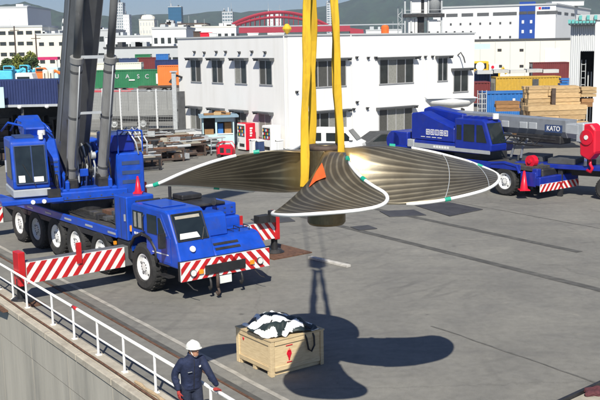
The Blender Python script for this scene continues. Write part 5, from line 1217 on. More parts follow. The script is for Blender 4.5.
# skeleton trailers below
def skel(label, x0, x1, Y, m, zt):
    a = at(x0, 90, Y); b = at(x1, 90, Y); o = thing('container_trailer', label, 'trailer', ((a.x + b.x) / 2, Y, 0)); L = b.x - a.x
    MB().box(-L / 2, L / 2, .3, .5, zt - .25, zt).box(-L / 2, L / 2, 1.9, 2.1, zt - .25, zt).build('chassis', m, o)
    for x in (L / 2 - 1, L / 2 - 2.2, -L / 2 + 1.5): add_wheel(o, (x, .3, .5), .5, .3, -1, 'galv'); MB().box(x - .6, x + .6, 0, .25, 1.02, 1.1).build('mudguard', M['black'], o)
    MB().box(-L / 2, L / 2, .0, .06, zt - .32, zt - .08).build('side_rail', m, o)
    return o
skel('red container trailer under the long green container', 93, 131, 136, M['redv'], gc.location.z - .05)
skel('dark container trailer under the orange container', 138, 180, 135, M['brown'], 1.3)
for lab, x0, x1, yt, Y, h, m in [('dark blue container left of the green and blue stack', 119, 137, 58.5, 185, 2.6, 'dblue'), ('maroon container above the right part of the green one', 137, 156, 57.5, 187, 3.2, 'maroon'), ('navy container above the orange container', 155, 180, 60, 180, 2.6, 'navy'),
                                  ('small green container stacked on the maroon one', 135, 150, 54.3, 190, .7, 'green'), ('bright blue container stacked on the navy one', 156, 168, 54.0, 183, 1.15, 'cblue'), ('pale container at the back of the stack', 138, 168, 49.5, 200, 1.0, 'white')]:
    cont_px('shipping_container', lab, x0, x1, yt, Y, h, M[m])
# right-hand yard
cont_px('shipping_container', 'yellow ochre container with a small dark opening behind the lumber', 496, 561, 75.5, 108, 2.75, M['yel'], R(2), zb=0)
yc = at(536, 84, 107.7); o = MB().box(-.35, .35, -.1, .05, -.55, .55).build('opening', M['dgrey']); o.parent = [x for x in bpy.data.objects if x.name.startswith('shipping_container') and 'ochre' in x.get('label', '')][0]
o.location = (yc.x - o.parent.location.x, -.04, yc.z)
cont_px('shipping_container', 'maroon red container behind the ochre yellow container', 533, 569, 62.5, 150, 2.9, M['maroon'])
bc = cont_px('shipping_container', 'bright blue container with rear door left of the lumber', 486, 531, 92, 80, 2.6, M['cblue'], R(3), zb=0)
MB().box(.98, 1.3, -.09, -.05, .5, 1.8).build('dark_doorway', M['black'], bc); MB().box(1.34, 1.62, -.08, -.05, .3, 2.3).build('door_leaf', M['dblue'], bc); MB().cbox((.45, -.07, 1.95), (.22, .04, .22)).build('white_sign', M['white'], bc)
cont_px('shipping_container', 'dark slate blue container beside the office right edge', 470, 498, 72.5, 112, 2.9, M['dblue'])
cont_px('shipping_container', 'small brick red container left of the ochre one', 474, 490, 82, 100, 2.2, M['maroon'])
o = thing('pipe_rack', 'grey stacked sheet metal ducting on top of dark containers', 'ducting', tuple(at(515, 72, 111).xy) + (3.0,))
for k in range(5): MB().cbox((-3.6 + 1.9 * k, 0, .25 + .08 * (k % 2)), (1.8, 1.4, .4)).build('duct', M['galv' if k % 2 else 'pgrey'], o)
o = thing('wheel_loader', 'yellow yard machine with a white disc behind the office corner', 'loader', tuple(at(487, 66, 122).xy) + (0,))
MB().box(-2.1, 1.7, 0, 1.6, 1.0, 3.0).build('body', M['yelm'], o, bevel=.08); MB().box(-2.2, .2, -.05, 1.5, 3.02, 4.25).build('cab', M['yelm'], o, bevel=.08); MB().box(-1.9, -.1, -.08, -.06, 3.3, 4.0).build('cab_window', M['glass'], o)
MB().cyl((-.9, -.1, 3.6), (-.9, -.16, 3.6), .55, n=20).build('white_disc', M['white'], o); MB().box(.25, 1.5, -.1, .9, 3.03, 3.85).build('sign_board', M['white'], o); MB().cyl((.7, -.12, 3.5), (.7, -.16, 3.5), .2, n=12).build('red_mark', M['redv'], o)
for x in (-1.4, 1.2): add_wheel(o, (x, .1, .65), .65, .5, -1, 'white')
MB().tube([(1.6, .6, 2.6), (2.2, .6, 3.4), (2.6, .6, 2.6)], .18, 8).build('arm', M['yelm'], o)
o = thing('pallet_stack', 'stack of bright blue plastic pallets beside the ochre container', 'pallets', tuple(at(564, 90, 100).xy) + (0,))
for k in range(11): MB().cbox((.1 * math.sin(k * 2.2), 0, .15 + .26 * k), (.9, .9, .2)).build('pallet', M['cblue'], o)
o = thing('ladder_rack', 'grey steel ladder rack between office and bright blue container', 'rack', tuple(at(482, 100, 76).xy) + (0,))
for x in (-.35, 0, .35): MB().box(x - .03, x + .03, -.03, .03, 0, 3.0).build('upright', M['galv'], o)
for k in range(7): MB().box(-.35, .35, -.035, -.03, .3 + .4 * k, .36 + .4 * k).build('rung', M['galv'], o)
# lumber
def lumber(px, py, Y, L, h, d, m, rz, lab, npl=3):
    p = at(px, py, Y); o = thing('timber_bundle', lab, 'lumber', (p.x, Y, p.z), rz, 'timber bundles stacked in the yard')
    nx = max(2, int(d / .3))
    base = None
    for k in range(npl):
        for j in range(nx):
            hh = h / npl; b_ = MB().box(-L / 2 + random.uniform(-.08, .08), L / 2 + random.uniform(-.08, .08), j * d / nx + .012, (j + 1) * d / nx - .012, k * hh + .012, (k + 1) * hh - .012 + random.uniform(-.008, .008)); b_.build('plank', M[m], o)
    return o
Yl = 62
lumber(544, 121, Yl - 1.6, 2.0, .95, 1.2, 'lumber', R(8), 'long squared timber bundle at the front of the lumber stack')
lumber(570, 120, Yl - 1.2, 2.2, .95, 1.2, 'lumber', R(8), 'timber bundle in the bottom row under the cracked brown gap')
lumber(541, 107, Yl, 1.75, .8, 1.4, 'lumber', R(4), 'middle row timber bundle left of the brown upright')
lumber(541, 96, Yl, 1.7, .62, 1.4, 'lumber', R(4), 'upper left timber bundle of the lumber stack')
lumber(566, 106, Yl, 1.9, .8, 1.4, 'lumber', R(4), 'middle row timber bundle right of the brown upright')
lumber(564, 95.5, Yl, 2.1, .62, 1.4, 'lumber', R(4), 'top timber bundle right of the brown upright')
lumber(589, 97, Yl, .9, .65, 1.4, 'lumber', R(4), 'short timber bundle on top next to the dark doorway')
lumber(587, 107, Yl, .8, .55, 1.4, 'lumberd', R(4), 'short weathered timber bundle near the white wall', 2)
lumber(508, 111.5, 68, 1.6, .72, 1.2, 'lumberd', R(-6), 'brown weathered timber pile in front of the blue container', 3)
lumber(545, 136, Yl - 2, 3.6, .9, 1.2, 'lumberd', R(4), 'timber bundle on the ground beneath the lumber stack')
lumber(575, 136, Yl - 2, 1.8, .9, 1.2, 'lumber', R(4), 'low timber bundle on the ground seen under the boom')
p = at(553.5, 100, Yl - .3); o = MB().box(-.12, .12, -.1, .1, -.9, .75).build('timber_upright', M['brown']); o.location = p; tag(o, 'dark brown upright post dividing the lumber stack', 'post')
p = at(508, 108, 66); 
# warehouse at right
wh = thing('warehouse', 'grey corrugated warehouse with dark doorway and teal eaves at right', 'building', tuple(at(569, 90, 78).xy) + (0,), R(-17.5))
sc_ = 78 / F_PX
def wx(px): return (px - 569) * sc_
MB().box(0, wx(578.5), 0, 12, 0, 8.0).build('wall', M['pgrey'], wh)
MB().box(wx(578.5), wx(612), 0, 12, 5.9, 8.0).build('wall', M['pgrey'], wh)
MB().box(wx(578.5), wx(612), 8, 8.2, 0, 5.88).build('dark_interior', M['black'], wh)
MB().box(wx(595), wx(612), -.02, 11, 0, 5.88).build('wall', M['pgrey'], wh)
for k in range(5): MB().box(wx(569) + .1 + .16 * k, wx(569) + .16 + .16 * k, -.05, -.003, 0, 7.9).build('wall_rib', M['offwhite'], wh)
for k in range(9): MB().box(wx(579.5 + k * 1.8), wx(580.3 + k * 1.8), -.05, -.003, 5.95, 7.9).build('wall_rib', M['offwhite'], wh)
MB().box(wx(567), wx(614), -.8, 13, 8.02, 8.35).build('roof', M['pgrey'], wh)
ev = MB().cbox((0, 0, 0), (.22, .2, .3)).build('eave_block', M['teal'], wh); rep(ev, wh, [(wx(568 + k * 3.4), -.9, 8.28) for k in range(13)])
st = MB()
for z in range(9): st.box(wx(580), wx(584), 1.0, 1.05, .4 + .55 * z, .45 + .55 * z)
for x in (580, 584): st.box(wx(x) - .03, wx(x) + .03, .98, 1.06, 0, 5.2)
st.build('scaffold_ladder', M['galv'], wh)
for x in (586, 589): MB().box(wx(x), wx(x) + .1, 2, 2.1, 0, 4.2).build('inside_post', M['pgrey'], wh)
nh = thing('white_column', 'tall white concrete column with teal blocks at the right edge', 'column', tuple(at(598, 90, 66).xy) + (0,), R(-17.5))
MB().box(-.33, .9, 0, 1.2, 0, 8.15).build('column_body', M['offwhite'], nh, bevel=.02); MB().box(-1.6, 1.0, -.1, 1.3, 8.16, 8.55).build('column_head', M['pgrey'], nh)
for k in range(3): MB().cbox((-1.3 + .5 * k, -.2, 8.35), (.2, .2, .3)).build('teal_block', M['teal'], nh)

# ------------------------------------------------------------------ fence, sheds, clutter on the left
fe = thing('mesh_fence', 'grey steel mesh fence with white posts behind the big crane', 'fence', tuple(at(176, 120, 72).xy) + (0,), math.atan2(6, -11))
FL = 12.5
pst = MB().box(-.05, .05, -.05, .05, 0, 3.7).build('post', M['offwhite'], fe); rep(pst, fe, [(1.75 * k, 0, 0) for k in range(8)])
m_ = MB()
for k in range(15): m_.box(0, FL, -.012, .012, .2 + k * .235, .225 + k * .235)
for k in range(int(FL / .16)): m_.box(k * .16, k * .16 + .02, .013, .028, .15, 3.55)
m_.build('mesh_wire', M['wallg'], fe, kind='stuff')
MB().box(0, FL, -.03, .03, 3.56, 3.62).build('top_rail', M['galv'], fe); MB().box(0, FL, -.06, .06, 0, .18).build('base_rail', M['conc'], fe)
p = at(175.5, 120, 70.5); gp = thing('gate_pillar', 'tall grey gate pillar with dark mesh at the office corner', 'pillar', (p.x, p.y, 0)); MB().box(-.16, .16, -.16, .16, 0, 5.0).build('pillar', M['galv'], gp, bevel=.02)
MB().box(.2, .75, -.04, .04, .2, 3.6).build('side_mesh', M['dgrey'], gp); MB().box(-.25, .25, -.25, .25, 5.002, 5.1).build('cap', M['silver'], gp)
# low pale block wall and parked flatbed behind the fence
o = thing('block_wall', 'long pale grey wall behind the mesh fence', 'wall', tuple(at(142, 120, 92).xy) + (0,)); 
for k in range(12): MB().box(-7.5 + k * 1.25 + .01, -6.25 + k * 1.25 - .01, 0, .2, 0, 2.6 + random.uniform(-.01, .01)).build('panel', M['wallg'], o)
o = thing('flatbed_truck', 'grey flatbed truck parked behind the mesh fence', 'truck', tuple(at(150, 120, 80).xy) + (0,), R(4))
MB().box(-4.2, 2.0, 0, 2.2, 1.0, 1.15).build('bed', M['dgrey'], o); MB().box(-4.2, 2, 0, .06, 1.16, 1.6).build('side_board', M['wallg'], o)
MB().prism([(2.1, .5), (3.8, .5), (3.8, 1.5), (3.5, 2.3), (2.1, 2.3)], 'y', 0, 2.1).build('cab', M['pgrey'], o, bevel=.06); quadp(MB(), [(2.4, -.002, 1.5), (2.4, -.002, 2.1), (3.4, -.002, 2.1), (3.6, -.002, 1.5)], .01, (0, -1, 0)).build('side_window', M['glass'], o)
for x in (-3, -.6, 2.9): add_wheel(o, (x, .2, .5), .5, .3, -1, 'galv')
MB().box(-4.2, 3, .5, 1.6, .6, .95).build('chassis', M['black'], o)
# navy shed with open dark front behind the operator's cab
sh = thing('open_shed', 'dark open-fronted shed with a navy corrugated fascia at far left', 'shed', tuple(at(20, 105, 54).xy) + (0,), R(2))
ks_ = 54 / F_PX
x0, x1 = (-60 - 20) * ks_, (58 - 20) * ks_
zt = at(20, 80.5, 54).z; zb_ = at(20, 104.5, 54).z
n = 44; poly = []
for i in range(n):
    a = x0 + (x1 - x0) * i / n; s_ = (x1 - x0) / n; poly += [(a, 0), (a + s_ * .45, 0), (a + s_ * .5, .05), (a + s_ * .95, .05)]
poly += [(x1, 0), (x1, .3), (x0, .3)]
MB().prism(poly, 'z', zb_, zt).build('fascia', M['navy'], sh)
MB().box(x0, x1, -.08, .3, zb_ - .14, zb_ - .002).build('fascia_trim', M['silver'], sh)
MB().box(x0, x1 + .1, .32, 6, zt - .25, zt - .1).build('roof', M['navy'], sh)
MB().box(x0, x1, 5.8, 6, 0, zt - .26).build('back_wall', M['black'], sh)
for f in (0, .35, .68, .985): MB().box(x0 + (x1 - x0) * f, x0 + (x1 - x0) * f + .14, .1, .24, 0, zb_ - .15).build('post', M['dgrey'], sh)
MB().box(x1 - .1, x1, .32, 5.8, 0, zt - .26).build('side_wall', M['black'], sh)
for px in (20, 47): MB().lathe([(.01, 0), (.1, 0), (.13, -.12), (.01, -.2)], 10, T=Matrix.Translation(((px - 20) * ks_, -.15, zb_ - .05))).build('flood_lamp', M['white'], sh, smooth=True)
for k, (px, w_, h_, mm) in enumerate([(-30, 1.6, 2.4, 'dgrey'), (2, 1.2, 3.0, 'black'), (14, .9, 2.6, 'brown'), (24, 1.0, 2.2, 'dgrey'), (40, 1.5, 2.7, 'black'), (50, .8, 2.9, 'dgrey')]):
    o = thing('storage_rack', ['dark grey rack of parts out at the left end of the shed', 'black tall rack of parts behind the blue operator cab', 'brown crate rack standing inside the dark shed', 'grey low rack of parts inside the dark shed', 'black wide rack beside the crane boom inside the shed', 'narrow grey rack at the right end of shed'][k], 'rack', tuple(at(px, 120, 56.2 + .4 * (k % 3)).xy) + (0,))
    for x in (-w_ / 2, w_ / 2): MB().box(x - .04, x + .04, 0, .9, 0, h_).build('upright', M[mm], o)
    for z in range(int(h_ / .7)): MB().box(-w_ / 2 + .04, w_ / 2 - .04, 0, .9, .3 + z * .7, .36 + z * .7).build('shelf', M[mm], o); MB().cbox((random.uniform(-.2, .2), .4, .56 + z * .7), (w_ * .5, .5, .38)).build('box', M['dgrey' if z % 2 else 'brown'], o)
p = at(2, 97, 53.3); o = MB().box(-.5, .12, -.02, .02, -.6, .55).build('sign_board', M['aqua']); o.location = p; tag(o, 'pale sign board at the left end of the navy fascia', 'sign')
# machines seen over the shed roof
def digger(label, px, py, Y, m, s=1.0):
    p = at(px, py, Y); o = thing('excavator', label, 'excavator', (p.x, Y, 0), 0); zb2 = p.z - 1.2
    for y in (-.9, .9): MB().box(-1.6, 1.6, y - .25, y + .25, 0, .8).build('track', M['black'], o, bevel=.2)
    MB().cyl((0, 0, .8), (0, 0, zb2), .8, n=12).build('pedestal', M['black'], o)
    MB().box(-1.7, 1.0, -1.1, 1.1, zb2, zb2 + 1.15).build('engine_cover', M[m], o, bevel=.12)
    MB().prism([(.0, zb2 + 1.152), (1.1, zb2 + 1.152), (1.15, zb2 + 1.5), (.9, zb2 + 1.72), (.0, zb2 + 1.72)], 'y', -1.1, -.1).build('cab', M[m], o, bevel=.06)
    quadp(MB(), [(.1, -1.102, zb2 + 1.3), (.1, -1.102, zb2 + 1.62), (.84, -1.102, zb2 + 1.62), (1.02, -1.102, zb2 + 1.5), (1.0, -1.102, zb2 + 1.3)], .01, (0, -1, 0)).build('side_window', M['glass'], o)
    MB().cyl((-1.2, -.3, zb2 + 1.152), (-1.2, -.3, zb2 + 1.7), .1, n=8).build('exhaust', M['black'], o)
    MB().tube([(1.0, .4, zb2 + .7), (1.9, .4, zb2 + 1.3), (2.6, .4, zb2 + .9)], .2, 6).build('boom_arm', M[m], o); MB().tube([(2.6, .4, zb2 + .9), (2.8, .4, zb2 - .3)], .15, 6).build('dipper_arm', M['black'], o)
    return o
digger('light blue excavator at far left above the navy shed', 6, 70, 112, 'lblue')
digger('second light blue machine with white base right of the first excavator', 22, 69, 118, 'lblue')
digger('orange excavator above the middle of the navy shed roof', 38, 72, 110, 'orange')
o = thing('light_truck', 'white truck cab between the light blue machines', 'truck', tuple(at(24, 75, 106).xy) + (0,)); MB().prism([(-1, .4), (1.1, .4), (1.1, 3.2), (.8, 4.2), (-1, 4.2)], 'y', 0, 2).build('cab', M['white'], o, bevel=.08); MB().box(-.8, .6, -.02, -.003, 3.0, 3.8).build('side_window', M['glass'], o); add_wheel(o, (.3, .1, .5), .5, .3, -1, 'galv')
o = thing('light_truck', 'pale blue covered truck beside the white tanks above the shed', 'truck', tuple(at(45, 66, 122).xy) + (0,)); MB().box(-1.6, 1.6, 0, 2.2, 1, 4.4).build('box_body', M['aqua'], o, bevel=.06); MB().box(-2.6, -1.65, .1, 2.1, .7, 3).build('cab', M['lblue'], o, bevel=.1); add_wheel(o, (.6, .1, .5), .5, .3, -1, 'galv')
for px in (45.8, 51.8):
    p = at(px, 80, 104); o = thing('storage_tank', 'cream upright tank above the shed, ' + ('left' if px < 48 else 'right') + ' of the pair by the boom', 'tank', (p.x, 104, 0)); MB().lathe([(.001, 0), (.3, 0), (.31, .05), (.31, 4.4), (.27, 4.55), (.001, 4.6)], 16).build('shell', M['cream'], o, smooth=False); MB().box(-.05, .05, -.36, -.31, .2, 4.2).build('ladder', M['brown'], o)
p = at(49, 58.5, 180); o = thing('awning', 'magenta canopy seen above the tanks left of the boom', 'canopy', (p.x, 180, 0)); MB().box(-2.6, 1.6, 0, 2, p.z - .25, p.z + .3).build('canopy', M['magenta'], o)
for x in (-2.4, 1.4): MB().box(x - .08, x + .08, .2, .4, 0, p.z - .26).build('post', M['galv'], o)

# trees
def tree(px, py, Y, h, r, m, lab):
    p = at(px, py, Y); o = thing('tree', lab, 'tree', (p.x, Y, 0)); rnd = random.Random(int(px * 7)); top = p.z
    t = MB(); t.tube([(0, 0, 0), (.1, 0, top * .4), (-.1, .1, top * .75)], .2, 7, rad=[.28, .2, .1])
    for k in range(5):
        a = k * 1.3; t.tube([(0, 0, top * .45), (r * .4 * math.cos(a), r * .4 * math.sin(a), top * .7), (r * .7 * math.cos(a), r * .7 * math.sin(a), top * .82)], .08, 5, rad=[.1, .07, .03])
    t.build('trunk', M['trunk'], o, smooth=True)
    c = MB(); cl_ = [(rnd.uniform(-.7, .7) * r, rnd.uniform(-.6, .6) * r, top - h + rnd.uniform(.15, .8) * h, rnd.uniform(.25, .42) * r) for _ in range(16)]
    for i in range(1500):
        q0 = cl_[i % 16]; d_ = Vector((rnd.gauss(0, 1), rnd.gauss(0, 1), rnd.gauss(0, .8))).normalized() * q0[3] * rnd.uniform(.5, 1.1)
        c0 = Vector(q0[:3]) + d_; a = Vector((rnd.uniform(-1, 1), rnd.uniform(-1, 1), rnd.uniform(-1, 1))).normalized(); b_ = a.orthogonal().normalized(); s_ = rnd.uniform(.12, .24)
        c.add([c0 + a * s_, c0 + b_ * s_ * .6, c0 - a * s_, c0 - b_ * s_ * .6], [(0, 1, 2, 3)])
    c.build('crown', M[m], o, kind='stuff')
tree(24, 51, 135, 3.0, 1.7, 'leaf', 'yellow green round tree above the light blue machines')
tree(17, 55, 140, 2.4, 1.4, 'leafd', 'darker low tree left of the yellow green tree')
tree(31, 57, 132, 2.2, 1.3, 'leafd', 'small dark tree right of the yellow green tree')
tree(7, 57, 150, 2.2, 1.2, 'leafd', 'small dark bush-like tree at the far left above the machines')
# poles among the buildings
for px, pt_, Y, lab in ((14, 26, 170, 'thin grey utility pole in front of the cream office'), (35.5, 34, 165, 'second thin utility pole right of the yellow green tree')):
    p = at(px, pt_, Y); o = thing('utility_pole', lab, 'pole', (p.x, Y, 0)); MB().cyl((0, 0, 0), (0, 0, p.z), .16, .11, n=8).build('pole', M['brown'], o); MB().box(-.8, .8, -.06, .06, p.z - .8, p.z - .68).build('crossarm', M['brown'], o)

# junk rows beside the fence
rnd = random.Random(11)
def rack(px, py, L, d, h, rz, lab, m='brown', top=None, items=4):
    p = gnd(px, py); o = thing('steel_rack', lab, 'rack', (p.x, p.y, 0), rz, 'steel racks of scrap along the fence')
    for x in (-L / 2, 0, L / 2):
        for y in (0, d): MB().box(x - .05, x + .05, y - .05, y + .05, 0, h).build('leg', M[m], o)
    for z in (.12, h): MB().box(-L / 2 - .1, L / 2 + .1, -.06, .06, z, z + .12).build('beam', M[m], o); MB().box(-L / 2 - .1, L / 2 + .1, d - .06, d + .06, z, z + .12).build('beam', M[m], o)
    for k in range(int(L / .3)): MB().box(-L / 2 + .3 * k + .01, -L / 2 + .3 * k + .27, .07, d - .07, h + .02, h + .07).build('slat', M['brown' if k % 2 else 'rust'], o)
    if top:
        MB().box(-L / 2 + .1, L / 2 - .2, .1, d - .2, h + .125, h + .2).build('top_board', M[top], o)
    for k in range(7):
        sx_, sy_, sz_ = rnd.uniform(.2, .7), rnd.uniform(.15, .5), rnd.uniform(.08, .4); MB(Matrix.Translation((rnd.uniform(-L / 2 + .3, L / 2 - .3), d * rnd.uniform(.2, .8), h + .21 + sz_ / 2)) @ Matrix.Rotation(rnd.uniform(-.8, .8), 4, 'Z')).cbox((0, 0, 0), (sx_, sy_, sz_)).build('scrap_piece', M[rnd.choice(['black', 'dgrey', 'brown', 'rust', 'galv', 'black', 'paleb'])], o)
    for k in range(3): MB(Matrix.Translation((0, d * (.2 + .3 * k), h + .28 + .05 * k))).cyl((-L / 2 - rnd.uniform(0, .5), 0, 0), (L / 2 + rnd.uniform(0, .4), rnd.uniform(-.2, .2), rnd.uniform(-.05, .1)), .045, n=6).build('scrap_pipe', M[rnd.choice(['rust', 'dgrey', 'galv'])], o)
    for k in range(items + 4):
        MB(Matrix.Translation((rnd.uniform(-L / 2, L / 2), d * .5, .28)) @ Matrix.Rotation(rnd.uniform(-.4, .4), 4, 'Z')).cbox((0, 0, 0), (rnd.uniform(.3, .8), d * .9, rnd.uniform(.2, .5))).build('scrap_box', M[rnd.choice(['black', 'dgrey', 'brown', 'rust', 'galv'])], o)
    return o
rack(138, 172, 2.6, 1.3, .62, R(28), 'dark steel rack nearest the blue crane, topped by a pale board', 'black', 'paleb')
rack(160, 163, 3.0, 1.4, .7, R(28), 'brown steel rack in the middle of the scrap row', 'brown')
rack(183, 157.5, 3.0, 1.4, .7, R(28), 'long brown rack with pale sheet on top near the fence', 'brown', 'paleb')
rack(205, 154, 2.6, 1.2, .6, R(24), 'low dark rack at the kiosk end of the scrap row', 'dgrey')
rack(150, 152, 3.0, 1.3, .75, R(26), 'rear dark rack close to the mesh fence', 'brown', None)
rack(172, 148, 3.0, 1.3, .75, R(26), 'rear brown rack close to the office corner', 'rust', 'paleb')
for k in range(22):
    px = rnd.uniform(128, 226); py = 172 - (px - 128) * .17 + rnd.uniform(-12, -2)
    p = gnd(px, py); kind = k % 4
    if kind == 0:
        o = thing('steel_pipe', ['rusty', 'brown', 'grey', 'black', 'pale', 'short'][k // 4] + ' steel pipe lying in the scrap row by the fence', 'pipe', (p.x, p.y, .1 + rnd.uniform(0, .9)), rnd.uniform(.2, .7)); MB().cyl((-1.3, 0, 0), (1.3, 0, 0), .09, n=10).cyl((-1.32, 0, 0), (-1.2, 0, 0), .14, n=10).build('pipe', M[['rust', 'brown', 'galv', 'black', 'pgrey', 'rust'][k // 4]], o)
    elif kind == 1:
        o = thing('drum', ['black', 'rusty', 'grey', 'brown', 'white', 'dark'][k // 4] + ' metal drum standing among the scrap racks', 'drum', (p.x, p.y, 0)); MB().lathe([(.001, 0), (.29, 0), (.3, .3), (.29, .32), (.3, .6), (.29, .62), (.3, .88), (.28, .9), (.27, .87), (.001, .87)], 16).build('drum_body', M[['black', 'rust', 'galv', 'brown', 'offwhite', 'dgrey'][k // 4]], o)
    elif kind == 2:
        o = thing('spare_tyre', 'black tyre lying by the scrap racks, ' + ['nearest the crane', 'under the middle rack', 'beside the fence', 'behind the rear rack', 'near the kiosk'][k // 4], 'tyre', (p.x, p.y, .13)); MB().lathe([(.3, -.12), (.48, -.12), (.52, 0), (.48, .12), (.3, .12), (.3, -.12)], 18).build('tyre', M['rubber'], o, smooth=True)
    else:
        o = thing('scrap_crate', ['pale', 'brown', 'grey', 'black', 'low'][k // 4] + ' slatted crate standing in the scrap row', 'crate', (p.x, p.y, 0), rnd.uniform(0, 1)); mm = ['paleb', 'brown', 'pgrey', 'black', 'lumberd'][k // 4]
        for z in range(4): MB().box(-.5, .5, -.4, .4, .06 + .2 * z, .22 + .2 * z).build('slat', M[mm], o)
        for x in (-.45, .45): MB().box(x - .06, x + .06, -.44, .44, 0, .86).build('batten', M['brown'], o)
p = gnd(126, 151); 
for px, py, lab, mm in ((133, 172, 'crumpled white sheet bundle beside the blue box of the crane', 'tarp'), (176, 146, 'pale pink sheet bundle by the gate pillar', 'tarp'), (196, 152, 'dark grey covered machine on the scrap row', 'tarpb')):
    p = gnd(px, py); b_ = bmesh.new(); bmesh.ops.create_icosphere(b_, subdivisions=3, radius=.5)
    for v in b_.verts: v.co *= 1 + .35 * math.sin(v.co.x * 9 + px) * math.cos(v.co.y * 11) * .5; v.co.z = max(v.co.z * .8, -.25)
    me = bpy.data.meshes.new('sheet_bundle'); b_.to_mesh(me); b_.free(); me.materials.append(M[mm]); o = bpy.data.objects.new('sheet_bundle', me); COL.objects.link(o); o.location = (p.x, p.y, .25); tag(o, lab, 'bundle', 'sheet bundles by the scrap row')

# ------------------------------------------------------------------ wooden crate with the covered net
KA = gnd(239, 361); KB = gnd(272, 377.6); KC = gnd(318, 365)
kv1 = (KA - KB); kv2 = (KC - KB); KL1 = 1.33; KL2 = 1.30
ang = math.atan2(kv2.y, kv2.x)
k1 = math.atan2(kv1.y, kv1.x); ang = (ang + (k1 - math.pi / 2)) / 2
kt = thing('wooden_crate', 'pale plywood crate with battens and red mark on the quay', 'crate', (KB.x, KB.y, 0), ang)
L1, L2, KH = 1.36, 1.36, .80   # local x along the right face (B->C), y along the left face (B->A)
for y in (.05, L1 / 2 - .06, L1 - .17): MB().box(0, L2, y, y + .12, 0, .10).build('skid', M['wood'], kt, bevel=.006)
MB().box(.012, L2 - .012, .012, L1 - .012, .102, KH - .02).build('side_panel', M['wood'], kt)
def bat(x0, x1, y0, y1, z0, z1): MB().box(x0, x1, y0, y1, z0, z1).build('batten', M['wood'], kt, bevel=.005)
for z0, z1 in ((.102, .2), (KH - .13, KH - .025)):
    bat(.085, L2 - .085, -.014, .0115, z0, z1); bat(-.014, .0115, .085, L1 - .085, z0, z1)
    bat(.085, L2 - .085, L1 - .0115, L1 + .014, z0, z1); bat(L2 - .0115, L2 + .014, .085, L1 - .085, z0, z1)
for x in (-.016, L2 - .07): bat(x, x + .086, -.016, .0115, .0, KH - .022); bat(x, x + .086, L1 - .0115, L1 + .016, .0, KH - .022)
for y in (.012, L1 - .098): bat(-.016, .0115, y, y + .086, .0, KH - .022); bat(L2 - .0115, L2 + .016, y, y + .086, .0, KH - .022)
for k in range(5): MB().box(-.03, L2 + .03, -.03 + (L1 + .06) * k / 5 + .003, -.03 + (L1 + .06) * (k + 1) / 5 - .003, KH - .019, KH + .012 + .002 * (k % 2)).build('lid_board', M['wood'], kt)
# red marks: flame over a small base on the right face, small red mark on the left
MB().cyl((.46, -.0025, .44), (.46, .008, .44), .062, n=16).build('red_mark', M['redv'], kt)
MB().prism([(.42, .38), (.50, .38), (.48, .34), (.475, .29), (.445, .29), (.44, .34)], 'y', -.0025, .008).build('red_mark', M['redv'], kt)
MB().prism([(.41, .47), (.435, .53), (.45, .49), (.465, .56), (.48, .49), (.5, .53), (.51, .47)], 'y', -.0025, .008).build('red_mark', M['redv'], kt)
for x0, x1, z in ((.38, .55, .62), (.4, .53, .25)): MB().box(x0, x1, -.0025, .008, z - .008, z + .008).build('red_lettering', M['redv'], kt)
MB().prism([(1.07, .60), (1.12, .62), (1.13, .58), (1.09, .55)], 'x', -.0025, .008).build('red_mark', M['redv'], kt)
# crumpled sheet and net
def crumple():
    n = 46; vs = []; fs = []; rn = random.Random(5); mi = []
    ph = [rn.uniform(0, 6) for _ in range(12)]
    for i in range(n + 1):
        for j in range(n + 1):
            a = -1 + 2 * i / n; b = -1 + 2 * j / n; rr = math.hypot(a, b)
            ang_ = math.atan2(b, a); lim = 1 + .12 * math.sin(3 * ang_ + ph[0]) + .08 * math.sin(5 * ang_ + ph[1]) + .05 * math.sin(9 * ang_)
            x = a * lim * .60 * (1 / max(1, rr) ** .25); y = b * lim * .68
            h = max(0, 1 - (rr / 1.05) ** 2.0) ** .7 * .26
            w = .055 * math.sin(8 * a + 4 * b + ph[2]) * math.sin(6 * b - 4 * a + ph[3]) + .028 * math.sin(12 * b + 4 * math.sin(4 * a) + ph[4]) + .018 * math.sin(16 * a - 7 * b + 3 * math.sin(5 * b) + ph[5])
            vs.append((x, y, max(.012, h + w * (1.1 - .5 * min(1, rr)) + .03)))
    for i in range(n):
        for j in range(n):
            fs.append((i * (n + 1) + j, (i + 1) * (n + 1) + j, (i + 1) * (n + 1) + j + 1, i * (n + 1) + j + 1))
            a = -1 + 2 * i / n; b = -1 + 2 * j / n
            s_ = math.sin(6.0 * a + 2.6 * math.sin(4 * b + 1) + .9 * b + .5) + .7 * math.sin(6 * b + 2.6 * math.sin(3.3 * a))
            mi.append(1 if s_ > .08 or a * .6 + b > .72 else 0)
    m = MB(); m.v = [Vector(v) for v in vs]; m.f = [list(f) for f in fs]; m.m = mi; return m
cr_o = crumple().build('crumpled_sheet', [M['tarp'], M['tarpb']], smooth=True)
cr_o.rotation_euler = (0, 0, ang); KM = Matrix.Translation((KB.x, KB.y, 0)) @ Matrix.Rotation(ang, 4, 'Z'); cr_o.location = KM @ Vector((.56, .66, KH + .012)); so = cr_o.modifiers.new('solid', 'SOLIDIFY'); so.thickness = .008
tag(cr_o, 'crumpled black and white plastic sheet heaped on the wooden crate', 'sheet')
t = MB(); t.tube([KM @ Vector(p_) for p_ in ((.62, .5, KH + .24), (.75, .25, KH + .2), (.86, .04, KH + .06), (.9, -.035, KH - .12), (.94, -.045, KH - .36), (1.02, -.045, KH - .42), (1.1, -.045, KH - .3), (1.1, -.035, KH - .1), (1.06, .05, KH + .07), (.95, .3, KH + .18), (.8, .5, KH + .22))], .022, 8)
tag(t.build('strap', M['tblack'], smooth=True), 'black strap looping from the sheet over the crate side', 'strap')
